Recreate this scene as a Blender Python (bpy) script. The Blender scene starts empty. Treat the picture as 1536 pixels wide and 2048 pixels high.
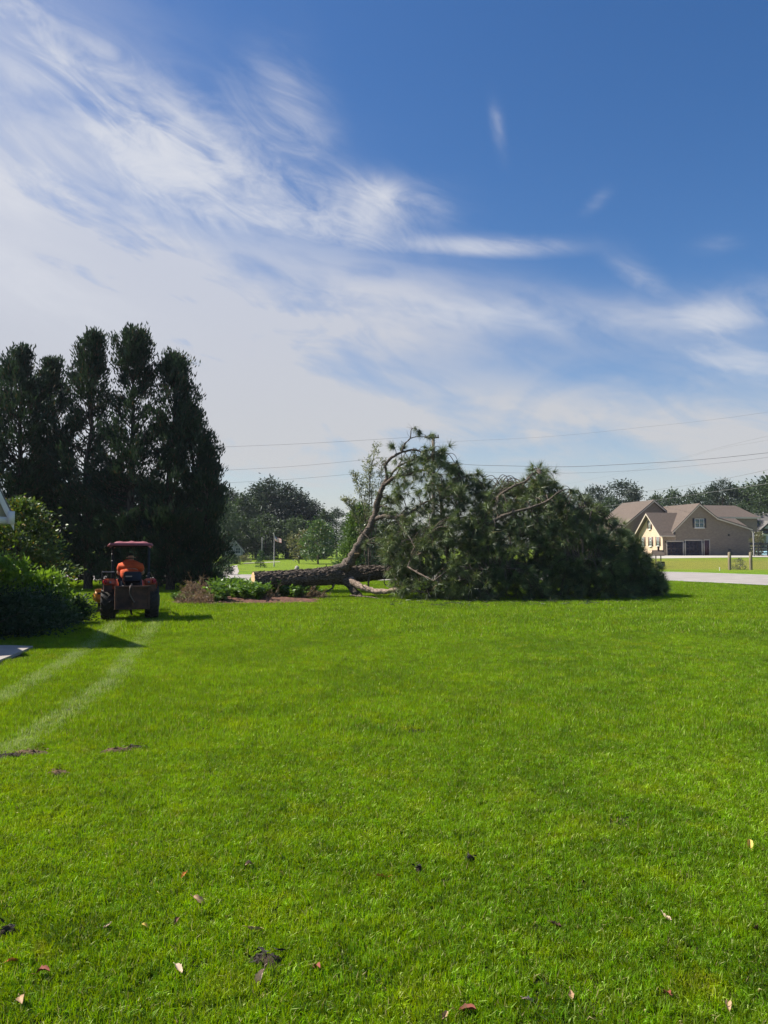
import bpy, math, random
import numpy as np
from mathutils import Vector, Matrix
rng = np.random.default_rng(7)
random.seed(7)
S = bpy.context.scene
COL = S.collection
R = math.radians

# ------------------------------------------------------------------ camera
CAMH, FPX, HOR = 1.75, 1538.0, 1096.0
PITCH = math.atan((HOR - 1024) / FPX)
cam = bpy.data.cameras.new('camera')
camo = bpy.data.objects.new('camera', cam); COL.objects.link(camo)
cam.sensor_fit = 'VERTICAL'; cam.sensor_height = 24.0; cam.sensor_width = 18.0
cam.lens = 24.0 * FPX / 2048.0
cam.clip_start = 0.05; cam.clip_end = 4000
camo.location = (0, 0, CAMH); camo.rotation_euler = (R(90) + PITCH, 0, 0)
S.camera = camo
S.view_settings.view_transform = 'Standard'; S.view_settings.look = 'None'
S.view_settings.gamma = 1.0; S.view_settings.use_curve_mapping = False
S.view_settings.exposure = 0.75

def ray(px, py):
    x = (px - 768) / FPX; u = (1024 - py) / FPX
    c, s = math.cos(PITCH), math.sin(PITCH)
    return Vector((x, c - u * s, u * c + s))
def at(px, py, Y):
    d = ray(px, py); t = Y / d.y
    return Vector((d.x * t, Y, CAMH + d.z * t))
def gz(x, y):
    def ss(a, b, v):
        t = min(1, max(0, (v - a) / (b - a))); return t * t * (3 - 2 * t)
    return 0.62 * ss(62, 108, y) * ss(0, 24, x)
def onG(px, py, dz=0.0):
    d = ray(px, py); lo, hi = 0.5, 900.0
    f = lambda t: CAMH + d.z * t - gz(d.x * t, d.y * t)
    t = lo
    while t < hi and f(t) > 0: t += 0.25 + t * 0.01
    a, b = t - 0.25 - t * 0.01, t
    for _ in range(30):
        m = (a + b) / 2
        if f(m) > 0: a = m
        else: b = m
    return Vector((d.x * a, d.y * a, gz(d.x * a, d.y * a) + dz))
def onplane(px, py, p0, n):
    d = ray(px, py); c = Vector((0, 0, CAMH))
    t = (Vector(p0) - c).dot(n) / d.dot(n)
    return c + d * t

# ------------------------------------------------------------------ node helpers
class NT:
    def __init__(s, tree): s.t = tree; s.t.nodes.clear()
    def n(s, typ, ins=None, **kw):
        nd = s.t.nodes.new(typ)
        for k, v in kw.items(): setattr(nd, k, v)
        for k, v in (ins or {}).items(): s.set(nd, k, v)
        return nd
    def set(s, nd, k, v):
        sock = nd.inputs[k]
        if isinstance(v, bpy.types.NodeSocket): s.t.links.new(v, sock)
        elif isinstance(v, bpy.types.Node): s.t.links.new(v.outputs[0], sock)
        else:
            if hasattr(sock.default_value, '__len__') and not hasattr(v, '__len__'): v = (v,) * len(sock.default_value)
            if hasattr(sock.default_value, '__len__') and len(sock.default_value) == 4 and len(v) == 3: v = (*v, 1)
            sock.default_value = v
    def m(s, op, a, b=None, c=None, clamp=False):
        nd = s.n('ShaderNodeMath', operation=op, use_clamp=clamp)
        s.set(nd, 0, a)
        if b is not None: s.set(nd, 1, b)
        if c is not None: s.set(nd, 2, c)
        return nd.outputs[0]
    def mix(s, f, a, b):
        nd = s.n('ShaderNodeMix', data_type='RGBA')
        s.set(nd, 0, f); s.set(nd, 6, a); s.set(nd, 7, b)
        return nd.outputs[2]
    def ss(s, v, a, b):
        nd = s.n('ShaderNodeMapRange', interpolation_type='SMOOTHSTEP')
        s.set(nd, 0, v); s.set(nd, 1, a); s.set(nd, 2, b)
        return nd.outputs[0]
    def noise(s, vec, scale, detail=4, rough=.55, dist=0.0, dims='3D'):
        nd = s.n('ShaderNodeTexNoise', noise_dimensions=dims)
        if vec is not None: s.set(nd, 'Vector', vec)
        s.set(nd, 'Scale', scale); s.set(nd, 'Detail', detail); s.set(nd, 'Roughness', rough); s.set(nd, 'Distortion', dist)
        return nd.outputs[0]
    def ramp(s, v, stops, interp='LINEAR'):
        nd = s.n('ShaderNodeValToRGB'); r = nd.color_ramp; r.interpolation = interp
        while len(r.elements) < len(stops): r.elements.new(0.5)
        for e, (p, c) in zip(r.elements, stops):
            e.position = p; e.color = (*c, 1) if hasattr(c, '__len__') else (c, c, c, 1)
        s.set(nd, 0, v); return nd.outputs[0]

# ------------------------------------------------------------------ world and sun
SUN_EL = R(48); sh = Vector((-0.985, 0.17)).normalized()
SUND = Vector((sh.x * math.cos(SUN_EL), sh.y * math.cos(SUN_EL), math.sin(SUN_EL)))
W = bpy.data.worlds.new('World'); S.world = W; W.use_nodes = True
w = NT(W.node_tree)
sky = w.n('ShaderNodeTexSky', sky_type='NISHITA', sun_disc=False, sun_elevation=SUN_EL,
          sun_rotation=math.atan2(sh.x, sh.y) % (2 * math.pi), air_density=1.0, dust_density=0.6, ozone_density=2.2)
tc = w.n('ShaderNodeTexCoord'); sep = w.n('ShaderNodeSeparateXYZ', {0: tc.outputs['Generated']})
az = w.m('ARCTAN2', sep.outputs[0], sep.outputs[1]); el = w.m('ARCSINE', sep.outputs[2])
def sw(px, py):
    d = ray(px, py).normalized(); return math.atan2(d.x, d.y), math.asin(d.z)
# wisp texture, stretched along a direction falling to the right
def rotc(a, sx, sy, off=0.0, zz=0.0):
    c, s_ = math.cos(a), math.sin(a)
    u = w.m('ADD', w.m('MULTIPLY', az, c * sx), w.m('MULTIPLY', el, s_ * sx))
    v = w.m('ADD', w.m('MULTIPLY', az, -s_ * sy), w.m('MULTIPLY', el, c * sy))
    cx = w.n('ShaderNodeCombineXYZ', {0: u, 1: v, 2: zz}); return cx.outputs[0]
warp = w.noise(rotc(0, 3, 3, zz=3.1), 1.0, 2)
n_big = w.noise(rotc(R(-14), 4.0, 11.0, zz=1.3), 1.0, 6, .55, .9)
n_fine = w.noise(rotc(R(-22), 9.0, 26.0, zz=5.7), 1.0, 7, .62, 1.3)
n_soft = w.noise(rotc(R(-8), 2.2, 9.0, zz=8.2), 1.0, 3, .5, .6)
def lobe(px, py, rx, ry, ang, amp):
    a0, e0 = sw(px, py); rx /= FPX; ry /= FPX; c, s_ = math.cos(R(ang)), math.sin(R(ang))
    da = w.m('SUBTRACT', az, a0); de = w.m('SUBTRACT', el, e0)
    u = w.m('ADD', w.m('MULTIPLY', da, c / rx), w.m('MULTIPLY', de, s_ / rx))
    v = w.m('ADD', w.m('MULTIPLY', da, -s_ / ry), w.m('MULTIPLY', de, c / ry))
    r2 = w.m('ADD', w.m('MULTIPLY', u, u), w.m('MULTIPLY', v, v))
    return w.m('MULTIPLY', w.m('EXPONENT', w.m('MULTIPLY', r2, -1.0)), amp)
def lobes(L):
    acc = None
    for l in L:
        g = lobe(*l); acc = g if acc is None else w.m('ADD', acc, g)
    return acc
puffs = lobes([(40, 110, 230, 80, -20, .75), (200, 190, 200, 50, -30, .5), (120, 300, 170, 50, -10, .6), (600, 250, 60, 90, 15, .25), (300, 340, 120, 60, -30, .5), (30, 330, 120, 80, -10, .5), (250, 240, 200, 75, -25, .75), (430, 330, 200, 80, -22, 1.25),
               (350, 400, 170, 32, -8, .7), (740, 405, 115, 38, -5, 1.6), (690, 460, 110, 35, -15, .7), (560, 210, 90, 60, -35, .45),
               (80, 390, 120, 35, -5, .6), (960, 492, 130, 15, -4, 1.2), (520, 430, 120, 30, -10, .6), (60, 560, 200, 55, -18, .45),
               (996, 255, 11, 34, 12, .5), (1192, 405, 24, 11, 30, .22), (1430, 490, 34, 12, -5, .4),
               (1430, 640, 95, 42, 10, .95), (1290, 560, 70, 22, -40, .35), (1500, 730, 90, 25, -14, .9), (1050, 635, 260, 24, -6, .55)])
veil = lobes([(0, 760, 520, 250, 0, .95), (330, 560, 330, 75, -12, .55), (380, 700, 500, 130, -6, .7), (830, 590, 260, 55, -8, .6),
              (900, 860, 900, 95, 0, .95), (1150, 985, 900, 85, 0, .55), (1300, 640, 230, 45, -8, .5), (100, 430, 300, 130, -20, .45), (60, 180, 260, 170, -25, .5), (450, 330, 300, 110, -25, .4),
              (1450, 900, 330, 100, 0, .35), (700, 660, 380, 50, -4, .45)])
wisp = w.m('ADD', w.m('MULTIPLY', n_big, .55), w.m('MULTIPLY', n_fine, .45))
nz_p = w.m('POWER', w.ss(wisp, .26, .76), 1.5)
c_puff = w.m('MULTIPLY', w.m('SUBTRACT', 1.0, w.m('EXPONENT', w.m('MULTIPLY', w.m('MULTIPLY', puffs, w.m('ADD', nz_p, .05)), -2.1))), .90)
n_mix = w.m('ADD', w.m('ADD', w.m('MULTIPLY', n_soft, .45), w.m('MULTIPLY', n_big, .38)), w.m('MULTIPLY', n_fine, .17))
c_veil = w.m('MULTIPLY', veil, w.m('ADD', .30, w.m('MULTIPLY', w.ss(n_mix, .38, .60), .78)))
c_veil = w.m('MINIMUM', c_veil, .93)
# thin cirrus everywhere away from the framed part of the sky, and a pale horizon all round
outside = w.ss(w.m('ABSOLUTE', az), R(32), R(55))
gen = w.m('MULTIPLY', w.m('MULTIPLY', w.ss(wisp, .46, .72), outside), .6)
hz = w.m('MULTIPLY', w.ss(el, R(15), R(-3)), .92)
dens = w.m('MAXIMUM', w.m('MAXIMUM', c_puff, c_veil), w.m('MAXIMUM', gen, hz), clamp=True)
hsv = w.n('ShaderNodeHueSaturation', {'Hue': .507, 'Saturation': 1.30, 'Value': .79, 'Color': sky.outputs[0]})
ccol = w.mix(w.ss(el, R(2), R(24)), (3.85, 3.83, 3.86), (3.75, 3.92, 4.5))
ccol = w.mix(w.m('MULTIPLY', c_puff, .85), ccol, (5.2, 5.2, 5.3))
fin = w.mix(dens, hsv.outputs[0], ccol)
bg = w.n('ShaderNodeBackground', {0: fin, 1: .095})
wo = w.n('ShaderNodeOutputWorld', {0: bg})
W.cycles.sampling_method = 'MANUAL'; W.cycles.sample_map_resolution = 512

sl = bpy.data.lights.new('sun', 'SUN'); sl.energy = 5.0; sl.angle = R(.55); sl.color = (1, .93, .82)
so = bpy.data.objects.new('sun', sl); COL.objects.link(so); so.location = (-20, 5, 30)
so.rotation_euler = SUND.to_track_quat('Z', 'Y').to_euler()

# ------------------------------------------------------------------ materials
MATS = {}
def mat_base(name):
    m = bpy.data.materials.new(name); m.use_nodes = True; MATS[name] = m
    return m, NT(m.node_tree)
def pbr(name, col, rough=.7, col2=None, nscale=6.0, bump=0.0, bscale=None, metal=0.0, spec=.5, island=0.0, stretch=None, detail=5):
    m, t = mat_base(name)
    tcn = t.n('ShaderNodeTexCoord'); vec = tcn.outputs['Object']
    if stretch: vec = t.n('ShaderNodeMapping', {0: vec, 3: stretch}).outputs[0]
    nz = t.noise(vec, nscale, detail)
    c = col
    if col2 is not None: c = t.mix(t.ss(nz, .32, .68), col, col2)
    if island:
        g = t.n('ShaderNodeNewGeometry')
        hs = t.n('ShaderNodeHueSaturation', {'Value': t.m('ADD', 1 - island / 2, t.m('MULTIPLY', g.outputs['Random Per Island'], island)), 'Color': c}); c = hs.outputs[0]
    b = t.n('ShaderNodeBsdfPrincipled', {'Base Color': c, 'Roughness': rough, 'Metallic': metal, 'Specular IOR Level': spec})
    if bump:
        bn = t.n('ShaderNodeBump', {'Strength': bump, 'Distance': .02, 'Height': t.noise(vec, bscale or nscale * 4, 6, .6)})
        t.set(b, 'Normal', bn.outputs[0])
    t.n('ShaderNodeOutputMaterial', {0: b.outputs[0]}); return m
def leafm(name, c1, c2, trans=.35, rough=.55, dead=None, deadp=.03, gloss=.08, pn=1.3, c3=None, tint=False):
    m, t = mat_base(name)
    g = t.n('ShaderNodeNewGeometry')
    rnd = g.outputs['Random Per Island']
    c = t.mix(rnd, c1, c2)
    nz = t.noise(g.outputs['Position'], pn, 3)
    if tint:
        at_n = t.n('ShaderNodeAttribute', attribute_name='tuft')
        c = t.mix(t.ss(t.m('ADD', t.m('MULTIPLY', rnd, .25), t.m('MULTIPLY', at_n.outputs['Fac'], .75)), .1, .9), c1, c2)
    c = t.mix(t.m('MULTIPLY', t.ss(nz, .4, .7), .45 if tint else .75), c, c3 if c3 else tuple(x * .6 for x in c1))
    if dead: c = t.mix(t.m('GREATER_THAN', rnd, 1 - deadp), c, dead)
    d = t.n('ShaderNodeBsdfDiffuse', {0: c}); tr = t.n('ShaderNodeBsdfTranslucent', {0: t.mix(.35, c, (c2[0] * 1.6, c2[1] * 1.5, c2[2] * .5))})
    mx = t.n('ShaderNodeMixShader', {0: trans, 1: d.outputs[0], 2: tr.outputs[0]})
    gl = t.n('ShaderNodeBsdfGlossy', {0: (.8, .85, .8), 1: rough})
    mx2 = t.n('ShaderNodeMixShader', {0: gloss, 1: mx.outputs[0], 2: gl.outputs[0]})
    t.n('ShaderNodeOutputMaterial', {0: mx2.outputs[0]}); return m

TR = [(18.7, -5.45), (15, -4.66), (10.2, -3.57), (8.06, -3.34), (6.83, -3.25), (4.5, -3.2)]
TL = [(18.7, -6.45), (16, -5.75), (13.2, -5.12), (11, -4.72), (8.85, -4.42), (4.5, -4.25)]
def lawn_color(t, pos):
    """world-position colour of the turf: patches, wheel tracks, dry spots"""
    sp = t.n('ShaderNodeSeparateXYZ', {0: pos}); X, Y = sp.outputs[0], sp.outputs[1]
    n1 = t.noise(pos, .55, 4, .6, .5); n2 = t.noise(pos, 2.6, 4, .6, .4); n3 = t.noise(pos, .16, 3)
    c = t.mix(t.ss(n1, .34, .66), (.095, .210, .003), (.175, .315, .004))
    c = t.mix(t.m('MULTIPLY', t.ss(n2, .50, .72), .75), c, (.270, .355, .004))
    c = t.mix(t.m('MULTIPLY', t.ss(n2, .45, .28), .9), c, (.042, .118, .004))
    c = t.mix(t.m('MULTIPLY', t.ss(n3, .55, .70), .35), c, (.25, .31, .006))
    c = t.mix(t.m('MULTIPLY', t.ss(t.noise(pos, 1.05, 5, .7, .3), .60, .70), .55), c, (.33, .30, .06))
    c = t.n('ShaderNodeHueSaturation', {'Saturation': 1.12, 'Value': t.m('ADD', .73, t.m('MULTIPLY', t.ss(t.noise(pos, 8.5, 3, .6), .25, .75), .80)), 'Color': c}).outputs[0]
    # drier yellow-brown drift on the far lawn across the road
    far = t.m('MULTIPLY', t.ss(Y, 60, 66), t.ss(Y, 98, 80)); rt = t.ss(X, 5, 20)
    c = t.mix(t.m('MULTIPLY', t.m('MULTIPLY', far, rt), .75), c, (.30, .25, .05))
    c = t.mix(t.m('MULTIPLY', t.ss(Y, 50, 62), .30), c, (.30, .30, .03))
    K = None
    for L in (TR, TL):
        L = sorted(L)
        f = t.ramp(t.m('DIVIDE', Y, 20.0), [(y / 20.0, (x + 8) / 8.0) for y, x in L])
        cx = t.m('SUBTRACT', t.m('MULTIPLY', f, 8.0), 8.0)
        wob = t.m('MULTIPLY', t.m('SUBTRACT', n2, .5), .30)
        d = t.m('ABSOLUTE', t.m('ADD', t.m('SUBTRACT', X, cx), wob))
        k = t.m('MULTIPLY', t.ss(t.m('ADD', d, t.m('MULTIPLY', t.m('SUBTRACT', t.noise(pos, 11, 3, .7), .5), .25)), .24, .05), t.m('MULTIPLY', t.ss(Y, 18.9, 18.2), t.ss(Y, 5.2, 7.0)))
        k = t.m('MULTIPLY', k, t.m('ADD', .22, t.m('MULTIPLY', t.ss(t.noise(pos, 1.8, 5, .7), .35, .65), .62)))
        K = k if K is None else t.m('MAXIMUM', K, k)
    return c, K
def grassm():
    m, t = mat_base('grass_blades')
    g = t.n('ShaderNodeNewGeometry'); rnd = g.outputs['Random Per Island']
    c, K = lawn_color(t, g.outputs['Position'])
    c = t.n('ShaderNodeHueSaturation', {'Hue': t.m('ADD', .488, t.m('MULTIPLY', rnd, .024)), 'Value': t.m('ADD', .48, t.m('MULTIPLY', rnd, .98)), 'Color': c}).outputs[0]
    r2 = t.m('FRACT', t.m('MULTIPLY', rnd, 37.7))
    c = t.mix(t.m('GREATER_THAN', r2, .962), c, (.40, .33, .15))
    c = t.mix(t.m('GREATER_THAN', t.m('MULTIPLY', K, .8), t.m('FRACT', t.m('MULTIPLY', rnd, 91.3))), c, (.40, .47, .22))
    d = t.n('ShaderNodeBsdfDiffuse', {0: c}); tr = t.n('ShaderNodeBsdfTranslucent', {0: t.mix(.4, c, (.40, .50, .004))})
    mx = t.n('ShaderNodeMixShader', {0: .45, 1: d.outputs[0], 2: tr.outputs[0]})
    gl = t.n('ShaderNodeBsdfGlossy', {0: (1, 1, .6), 1: .5})
    mx2 = t.n('ShaderNodeMixShader', {0: .04, 1: mx.outputs[0], 2: gl.outputs[0]})
    t.n('ShaderNodeOutputMaterial', {0: mx2.outputs[0]}); return m
def groundm():
    m, t = mat_base('turf_ground')
    g = t.n('ShaderNodeNewGeometry'); pos = g.outputs['Position']
    c, K = lawn_color(t, pos)
    c = t.mix(t.m('MULTIPLY', K, .8), c, (.40, .46, .24))
    fn = t.noise(pos, 22, 5, .7)
    c = t.mix(t.ss(fn, .35, .6), (.035, .055, .012), c)
    sp = t.n('ShaderNodeSeparateXYZ', {0: pos})
    c = t.mix(t.ss(sp.outputs[1], 34, 26), c, t.mix(t.ss(fn, .4, .65), (.020, .024, .010), (.060, .060, .022)))
    b = t.n('ShaderNodeBsdfPrincipled', {'Base Color': c, 'Roughness': .9, 'Specular IOR Level': .15})
    bn = t.n('ShaderNodeBump', {'Strength': .9, 'Distance': .05, 'Height': t.noise(pos, 14, 6, .7)})
    t.set(b, 'Normal', bn.outputs[0]); t.n('ShaderNodeOutputMaterial', {0: b.outputs[0]}); return m
def barkm(name, c1, c2, sc=6.0, st=(1, 1, .3), bump=1.0, dist=.05):
    m, t = mat_base(name)
    tcn = t.n('ShaderNodeTexCoord')
    vec = t.n('ShaderNodeMapping', {0: tcn.outputs['Object'], 3: st}).outputs[0]
    wn = t.n('ShaderNodeTexNoise', {'Vector': vec, 'Scale': sc * .8, 'Detail': 3})
    wv = t.n('ShaderNodeVectorMath', {0: vec, 1: t.n('ShaderNodeVectorMath', {0: wn.outputs[1], 3: .9 / sc}, operation='SCALE').outputs[0]}, operation='ADD')
    v = t.n('ShaderNodeTexVoronoi', {'Vector': wv.outputs[0], 'Scale': sc, 'Randomness': 1.0}, feature='DISTANCE_TO_EDGE')
    nz = t.noise(vec, sc * 1.6, 7, .72, .8)
    h = t.m('ADD', t.m('MULTIPLY', t.ss(v.outputs[0], 0, .22), .38), t.m('MULTIPLY', nz, .8))
    c = t.mix(t.ss(h, .10, 1.0), c1, c2)
    b = t.n('ShaderNodeBsdfPrincipled', {'Base Color': c, 'Roughness': .95, 'Specular IOR Level': .15})
    t.set(b, 'Normal', t.n('ShaderNodeBump', {'Strength': bump, 'Distance': dist, 'Height': h}).outputs[0])
    t.n('ShaderNodeOutputMaterial', {0: b.outputs[0]}); return m

# ------------------------------------------------------------------ mesh helpers
def tag(o, label=None, cat=None, group=None, kind=None):
    if label: o['label'] = label
    if cat: o['category'] = cat
    if group: o['group'] = group
    if kind: o['kind'] = kind
    return o
def empty(name, loc=(0, 0, 0), rz=0, **k):
    o = bpy.data.objects.new(name, None); COL.objects.link(o)
    o.location = loc; o.rotation_euler = (0, 0, rz); o.empty_display_size = .2
    return tag(o, **k)
def npmesh(name, blocks, mats, parent=None, smooth=False, loc=None, rz=0, **k):
    """blocks: list of (V (n,3), F (m,k), material index)"""
    me = bpy.data.meshes.new(name)
    vs, loops, starts, mi, off, ls = [], [], [], [], 0, 0
    for V, F, i in blocks:
        V = np.asarray(V, float).reshape(-1, 3); F = np.asarray(F, np.int64)
        if len(F) == 0: continue
        vs.append(V); loops.append((F + off).ravel()); kk = F.shape[1]
        starts.append(ls + np.arange(len(F)) * kk); mi.append(np.full(len(F), i, np.int32))
        off += len(V); ls += F.size
    V = np.concatenate(vs); Lp = np.concatenate(loops).astype(np.int32); st = np.concatenate(starts).astype(np.int32); mi = np.concatenate(mi)
    me.vertices.add(len(V)); me.vertices.foreach_set('co', V.astype(np.float32).ravel())
    me.loops.add(len(Lp)); me.loops.foreach_set('vertex_index', Lp)
    me.polygons.add(len(st)); me.polygons.foreach_set('loop_start', st)
    me.polygons.foreach_set('material_index', mi)
    me.update(calc_edges=True)
    if smooth: me.polygons.foreach_set('use_smooth', np.ones(len(st), bool))
    for m in (mats if isinstance(mats, (list, tuple)) else [mats]): me.materials.append(MATS[m] if isinstance(m, str) else m)
    o = bpy.data.objects.new(name, me); COL.objects.link(o)
    if parent is not None: o.parent = parent
    if loc is not None: o.location = loc
    o.rotation_euler = (0, 0, rz)
    return tag(o, **k)
def box(cx, cy, cz, sx, sy, sz, rot=None):
    V = np.array([[x, y, z] for z in (-.5, .5) for y in (-.5, .5) for x in (-.5, .5)]) * (sx, sy, sz)
    if rot is not None: V = V @ np.array(rot).T
    V = V + (cx, cy, cz)
    return V, np.array([[0, 2, 3, 1], [4, 5, 7, 6], [0, 1, 5, 4], [2, 6, 7, 3], [0, 4, 6, 2], [1, 3, 7, 5]])
def bbox_bev(cx, cy, cz, sx, sy, sz, b=.02, rot=None):
    """box with chamfered edges (convex: 24 verts)"""
    V = []; h = np.array([sx, sy, sz]) / 2; b = min(b, *(h * .9))
    for sgx in (-1, 1):
        for sgy in (-1, 1):
            for sgz in (-1, 1):
                s = np.array([sgx, sgy, sgz])
                for a in range(3):
                    p = h - b; p[a] = h[a]; V.append(s * p)
    V = np.array(V)
    def vi(s, a): return (((s[0] > 0) * 4 + (s[1] > 0) * 2 + (s[2] > 0)) * 3 + a)
    quads, tris = [], []
    for a in range(3):
        o1, o2 = [(1, 2), (0, 2), (0, 1)][a]
        for sg in (-1, 1):
            q = []
            for (p, r_) in ((-1, -1), (1, -1), (1, 1), (-1, 1)):
                s = [0, 0, 0]; s[a] = sg; s[o1] = p; s[o2] = r_; q.append(vi(s, a))
            quads.append(q)
        for p in (-1, 1):
            for r_ in (-1, 1):
                s1 = [0, 0, 0]; s1[a] = -1; s1[o1] = p; s1[o2] = r_; s2 = list(s1); s2[a] = 1
                quads.append([vi(s1, o1), vi(s2, o1), vi(s2, o2), vi(s1, o2)])
    for sx_ in (-1, 1):
        for sy_ in (-1, 1):
            for sz_ in (-1, 1):
                s = (sx_, sy_, sz_); tris.append([vi(s, 0), vi(s, 1), vi(s, 2), vi(s, 2)])
    if rot is not None: V = V @ np.array(rot).T
    V = V + (cx, cy, cz)
    return V, quads, [t[:3] for t in tris]
def bev(bl, cx, cy, cz, sx, sy, sz, b=.02, mi=0, rot=None):
    V, q, t = bbox_bev(cx, cy, cz, sx, sy, sz, b, rot)
    bl.append((V, q, mi)); bl.append((V, t, mi))
def smooth_path(pts, rad, n=6):
    P = np.array([tuple(p) for p in pts], float); Rr = np.array(rad, float)
    if len(P) < 3:
        t = np.linspace(0, 1, n + 1)[:, None]; return P[0] * (1 - t) + P[1] * t, Rr[0] * (1 - t[:, 0]) + Rr[1] * t[:, 0]
    E = np.vstack([2 * P[0] - P[1], P, 2 * P[-1] - P[-2]]); out, ro = [], []
    for i in range(len(P) - 1):
        p0, p1, p2, p3 = E[i:i + 4]
        for t in np.linspace(0, 1, n, endpoint=False):
            out.append(.5 * ((2 * p1) + (-p0 + p2) * t + (2 * p0 - 5 * p1 + 4 * p2 - p3) * t * t + (-p0 + 3 * p1 - 3 * p2 + p3) * t ** 3))
            ro.append(Rr[i] * (1 - t) + Rr[i + 1] * t)
    out.append(P[-1]); ro.append(Rr[-1])
    return np.array(out), np.array(ro)
def tube(pts, rad, sides=6, n=4, rough=0.0, raw=False, cap=True, g=None):
    g = g or rng
    P, Rr = (np.array(pts, float), np.array(rad, float)) if raw else smooth_path(pts, rad, n)
    T = np.gradient(P, axis=0); T /= np.linalg.norm(T, axis=1)[:, None] + 1e-9
    up = np.array([0, 0, 1.]) if abs(T[0][2]) < .9 else np.array([1., 0, 0])
    V = []
    for i in range(len(P)):
        a = np.cross(T[i], up); a /= np.linalg.norm(a) + 1e-9; b = np.cross(a, T[i]); up = b
        th = np.arange(sides) / sides * 2 * math.pi
        r = Rr[i] * (1 + rough * g.uniform(-1, 1, sides))
        V.append(P[i] + np.outer(np.cos(th) * r, a) + np.outer(np.sin(th) * r, b))
    V = np.concatenate(V); k = len(P); i = np.arange(k - 1)[:, None]; j = np.arange(sides)[None, :]; j2 = (j + 1) % sides
    F = np.stack([i * sides + j, i * sides + j2, (i + 1) * sides + j2, (i + 1) * sides + j], -1).reshape(-1, 4)
    if cap:
        V = np.vstack([V, P[0], P[-1]]); c0, c1 = len(V) - 2, len(V) - 1
        j = np.arange(sides); j2 = (j + 1) % sides
        F = np.vstack([F, np.stack([np.full(sides, c0), j2, j, j], -1), np.stack([np.full(sides, c1), (k - 1) * sides + j, (k - 1) * sides + j2, (k - 1) * sides + j2], -1)])
        # degenerate quads avoided: split off triangles
        q = F[:-2 * sides]; tr = F[-2 * sides:, :3]
        return [(V, q), (V, tr)]
    return [(V, F)]
def tb(bl, *a, mi=0, **k):
    for V, F in tube(*a, **k): bl.append((V, F, mi))
def lathe(prof, sides=24, axis='z'):
    th = np.arange(sides) / sides * 2 * math.pi; V = []
    for r, z in prof: V.append(np.stack([np.cos(th) * r, np.sin(th) * r, np.full(sides, z)], -1))
    V = np.concatenate(V); k = len(prof); i = np.arange(k - 1)[:, None]; j = np.arange(sides)[None, :]; j2 = (j + 1) % sides
    F = np.stack([i * sides + j, i * sides + j2, (i + 1) * sides + j2, (i + 1) * sides + j], -1).reshape(-1, 4)
    if axis == 'x': V = V[:, [2, 0, 1]]
    if axis == 'y': V = V[:, [1, 2, 0]]
    return V, F
def unit(a): return a / (np.linalg.norm(a, axis=-1, keepdims=True) + 1e-9)
def rdir(n, g=None): return unit((g or rng).normal(size=(n, 3)))
def leaves(P, D, L, Wd, Nn=None, g=None, mid=.45):
    """diamond leaves: one quad each"""
    n = len(P); g = g or rng
    if Nn is None: Nn = rdir(n, g)
    D = unit(D); sd = unit(np.cross(D, Nn)); L = np.broadcast_to(L, (n,))[:, None]; Wd = np.broadcast_to(Wd, (n,))[:, None]
    nn = np.cross(sd, D)
    V = np.stack([P, P + D * L * mid + sd * Wd / 2 + nn * L * .06, P + D * L, P + D * L * mid - sd * Wd / 2 + nn * L * .06], 1).reshape(-1, 3)
    F = np.arange(n * 4).reshape(n, 4); return V, F
def needles(P, D, L, Wd, g=None):
    n = len(P); g = g or rng; D = unit(D); sd = unit(np.cross(D, rdir(n, g)))
    L = np.broadcast_to(L, (n,))[:, None]
    V = np.stack([P - sd * Wd / 2, P + sd * Wd / 2, P + D * L], 1).reshape(-1, 3)
    return V, np.arange(n * 3).reshape(n, 3)

# ------------------------------------------------------------------ material set
grassm(); groundm()
pbr('asphalt', (.27, .245, .225), .9, (.34, .31, .285), .8, .3, 60)
pbr('concrete', (.30, .27, .235), .85, (.38, .34, .30), 1.5, .2, 40)
pbr('driveway_concrete', (.40, .37, .31), .85, (.47, .43, .37), .4, .1, 10)
pbr('white_line', (.62, .60, .55), .8, (.45, .43, .40), 3)
pbr('mulch', (.075, .035, .020), .95, (.17, .075, .045), 9, 1.0, 30)
pbr('dark_soil', (.018, .012, .008), .95, (.05, .032, .02), 14, 1.0, 40)
pbr('dry_soil', (.16, .10, .055), .95, (.07, .045, .025), 18, 1.0, 40)
barkm('pine_bark', (.024, .019, .016), (.21, .17, .14), 18.0, (.22, 1, 1))
barkm('pine_limb_bark', (.045, .036, .030), (.19, .155, .125), 14.0, (1, 1, 1), .8, .02)
barkm('pale_limb_bark', (.12, .085, .065), (.42, .32, .25), 9.0, (1, 1, 1), .8, .02)
barkm('tree_bark', (.03, .025, .02), (.12, .10, .08), 8.0, (1, 1, .3))
pbr('cut_wood', (.58, .34, .16), .8, (.72, .50, .28), 5, .2)
pbr('sawdust', (.60, .40, .20), .95, (.70, .52, .30), 20, .6)
leafm('cedar_foliage', (.010, .026, .015), (.034, .066, .030), .25, .6, (.080, .045, .028), .07, .05, .6)
leafm('pine_needles', (.018, .042, .016), (.185, .250, .085), .25, .45, (.34, .24, .10), .025, .07, 1.6, (.015, .035, .014), True)
leafm('far_pine', (.012, .028, .015), (.030, .056, .026), .25, .6, None, 0, .05, .12)
leafm('far_broadleaf', (.022, .050, .014), (.055, .095, .024), .35, .6, None, 0, .05, .12)
leafm('green_tree_leaf', (.045, .10, .022), (.09, .16, .035), .4, .5, (.2, .16, .05), .04, .08, 1)
leafm('olive_tree_leaf', (.10, .115, .045), (.17, .17, .07), .4, .5, (.25, .17, .08), .1, .08, 1)
leafm('juniper', (.045, .105, .014), (.11, .19, .024), .3, .6, None, 0, .05, .5)
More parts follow.
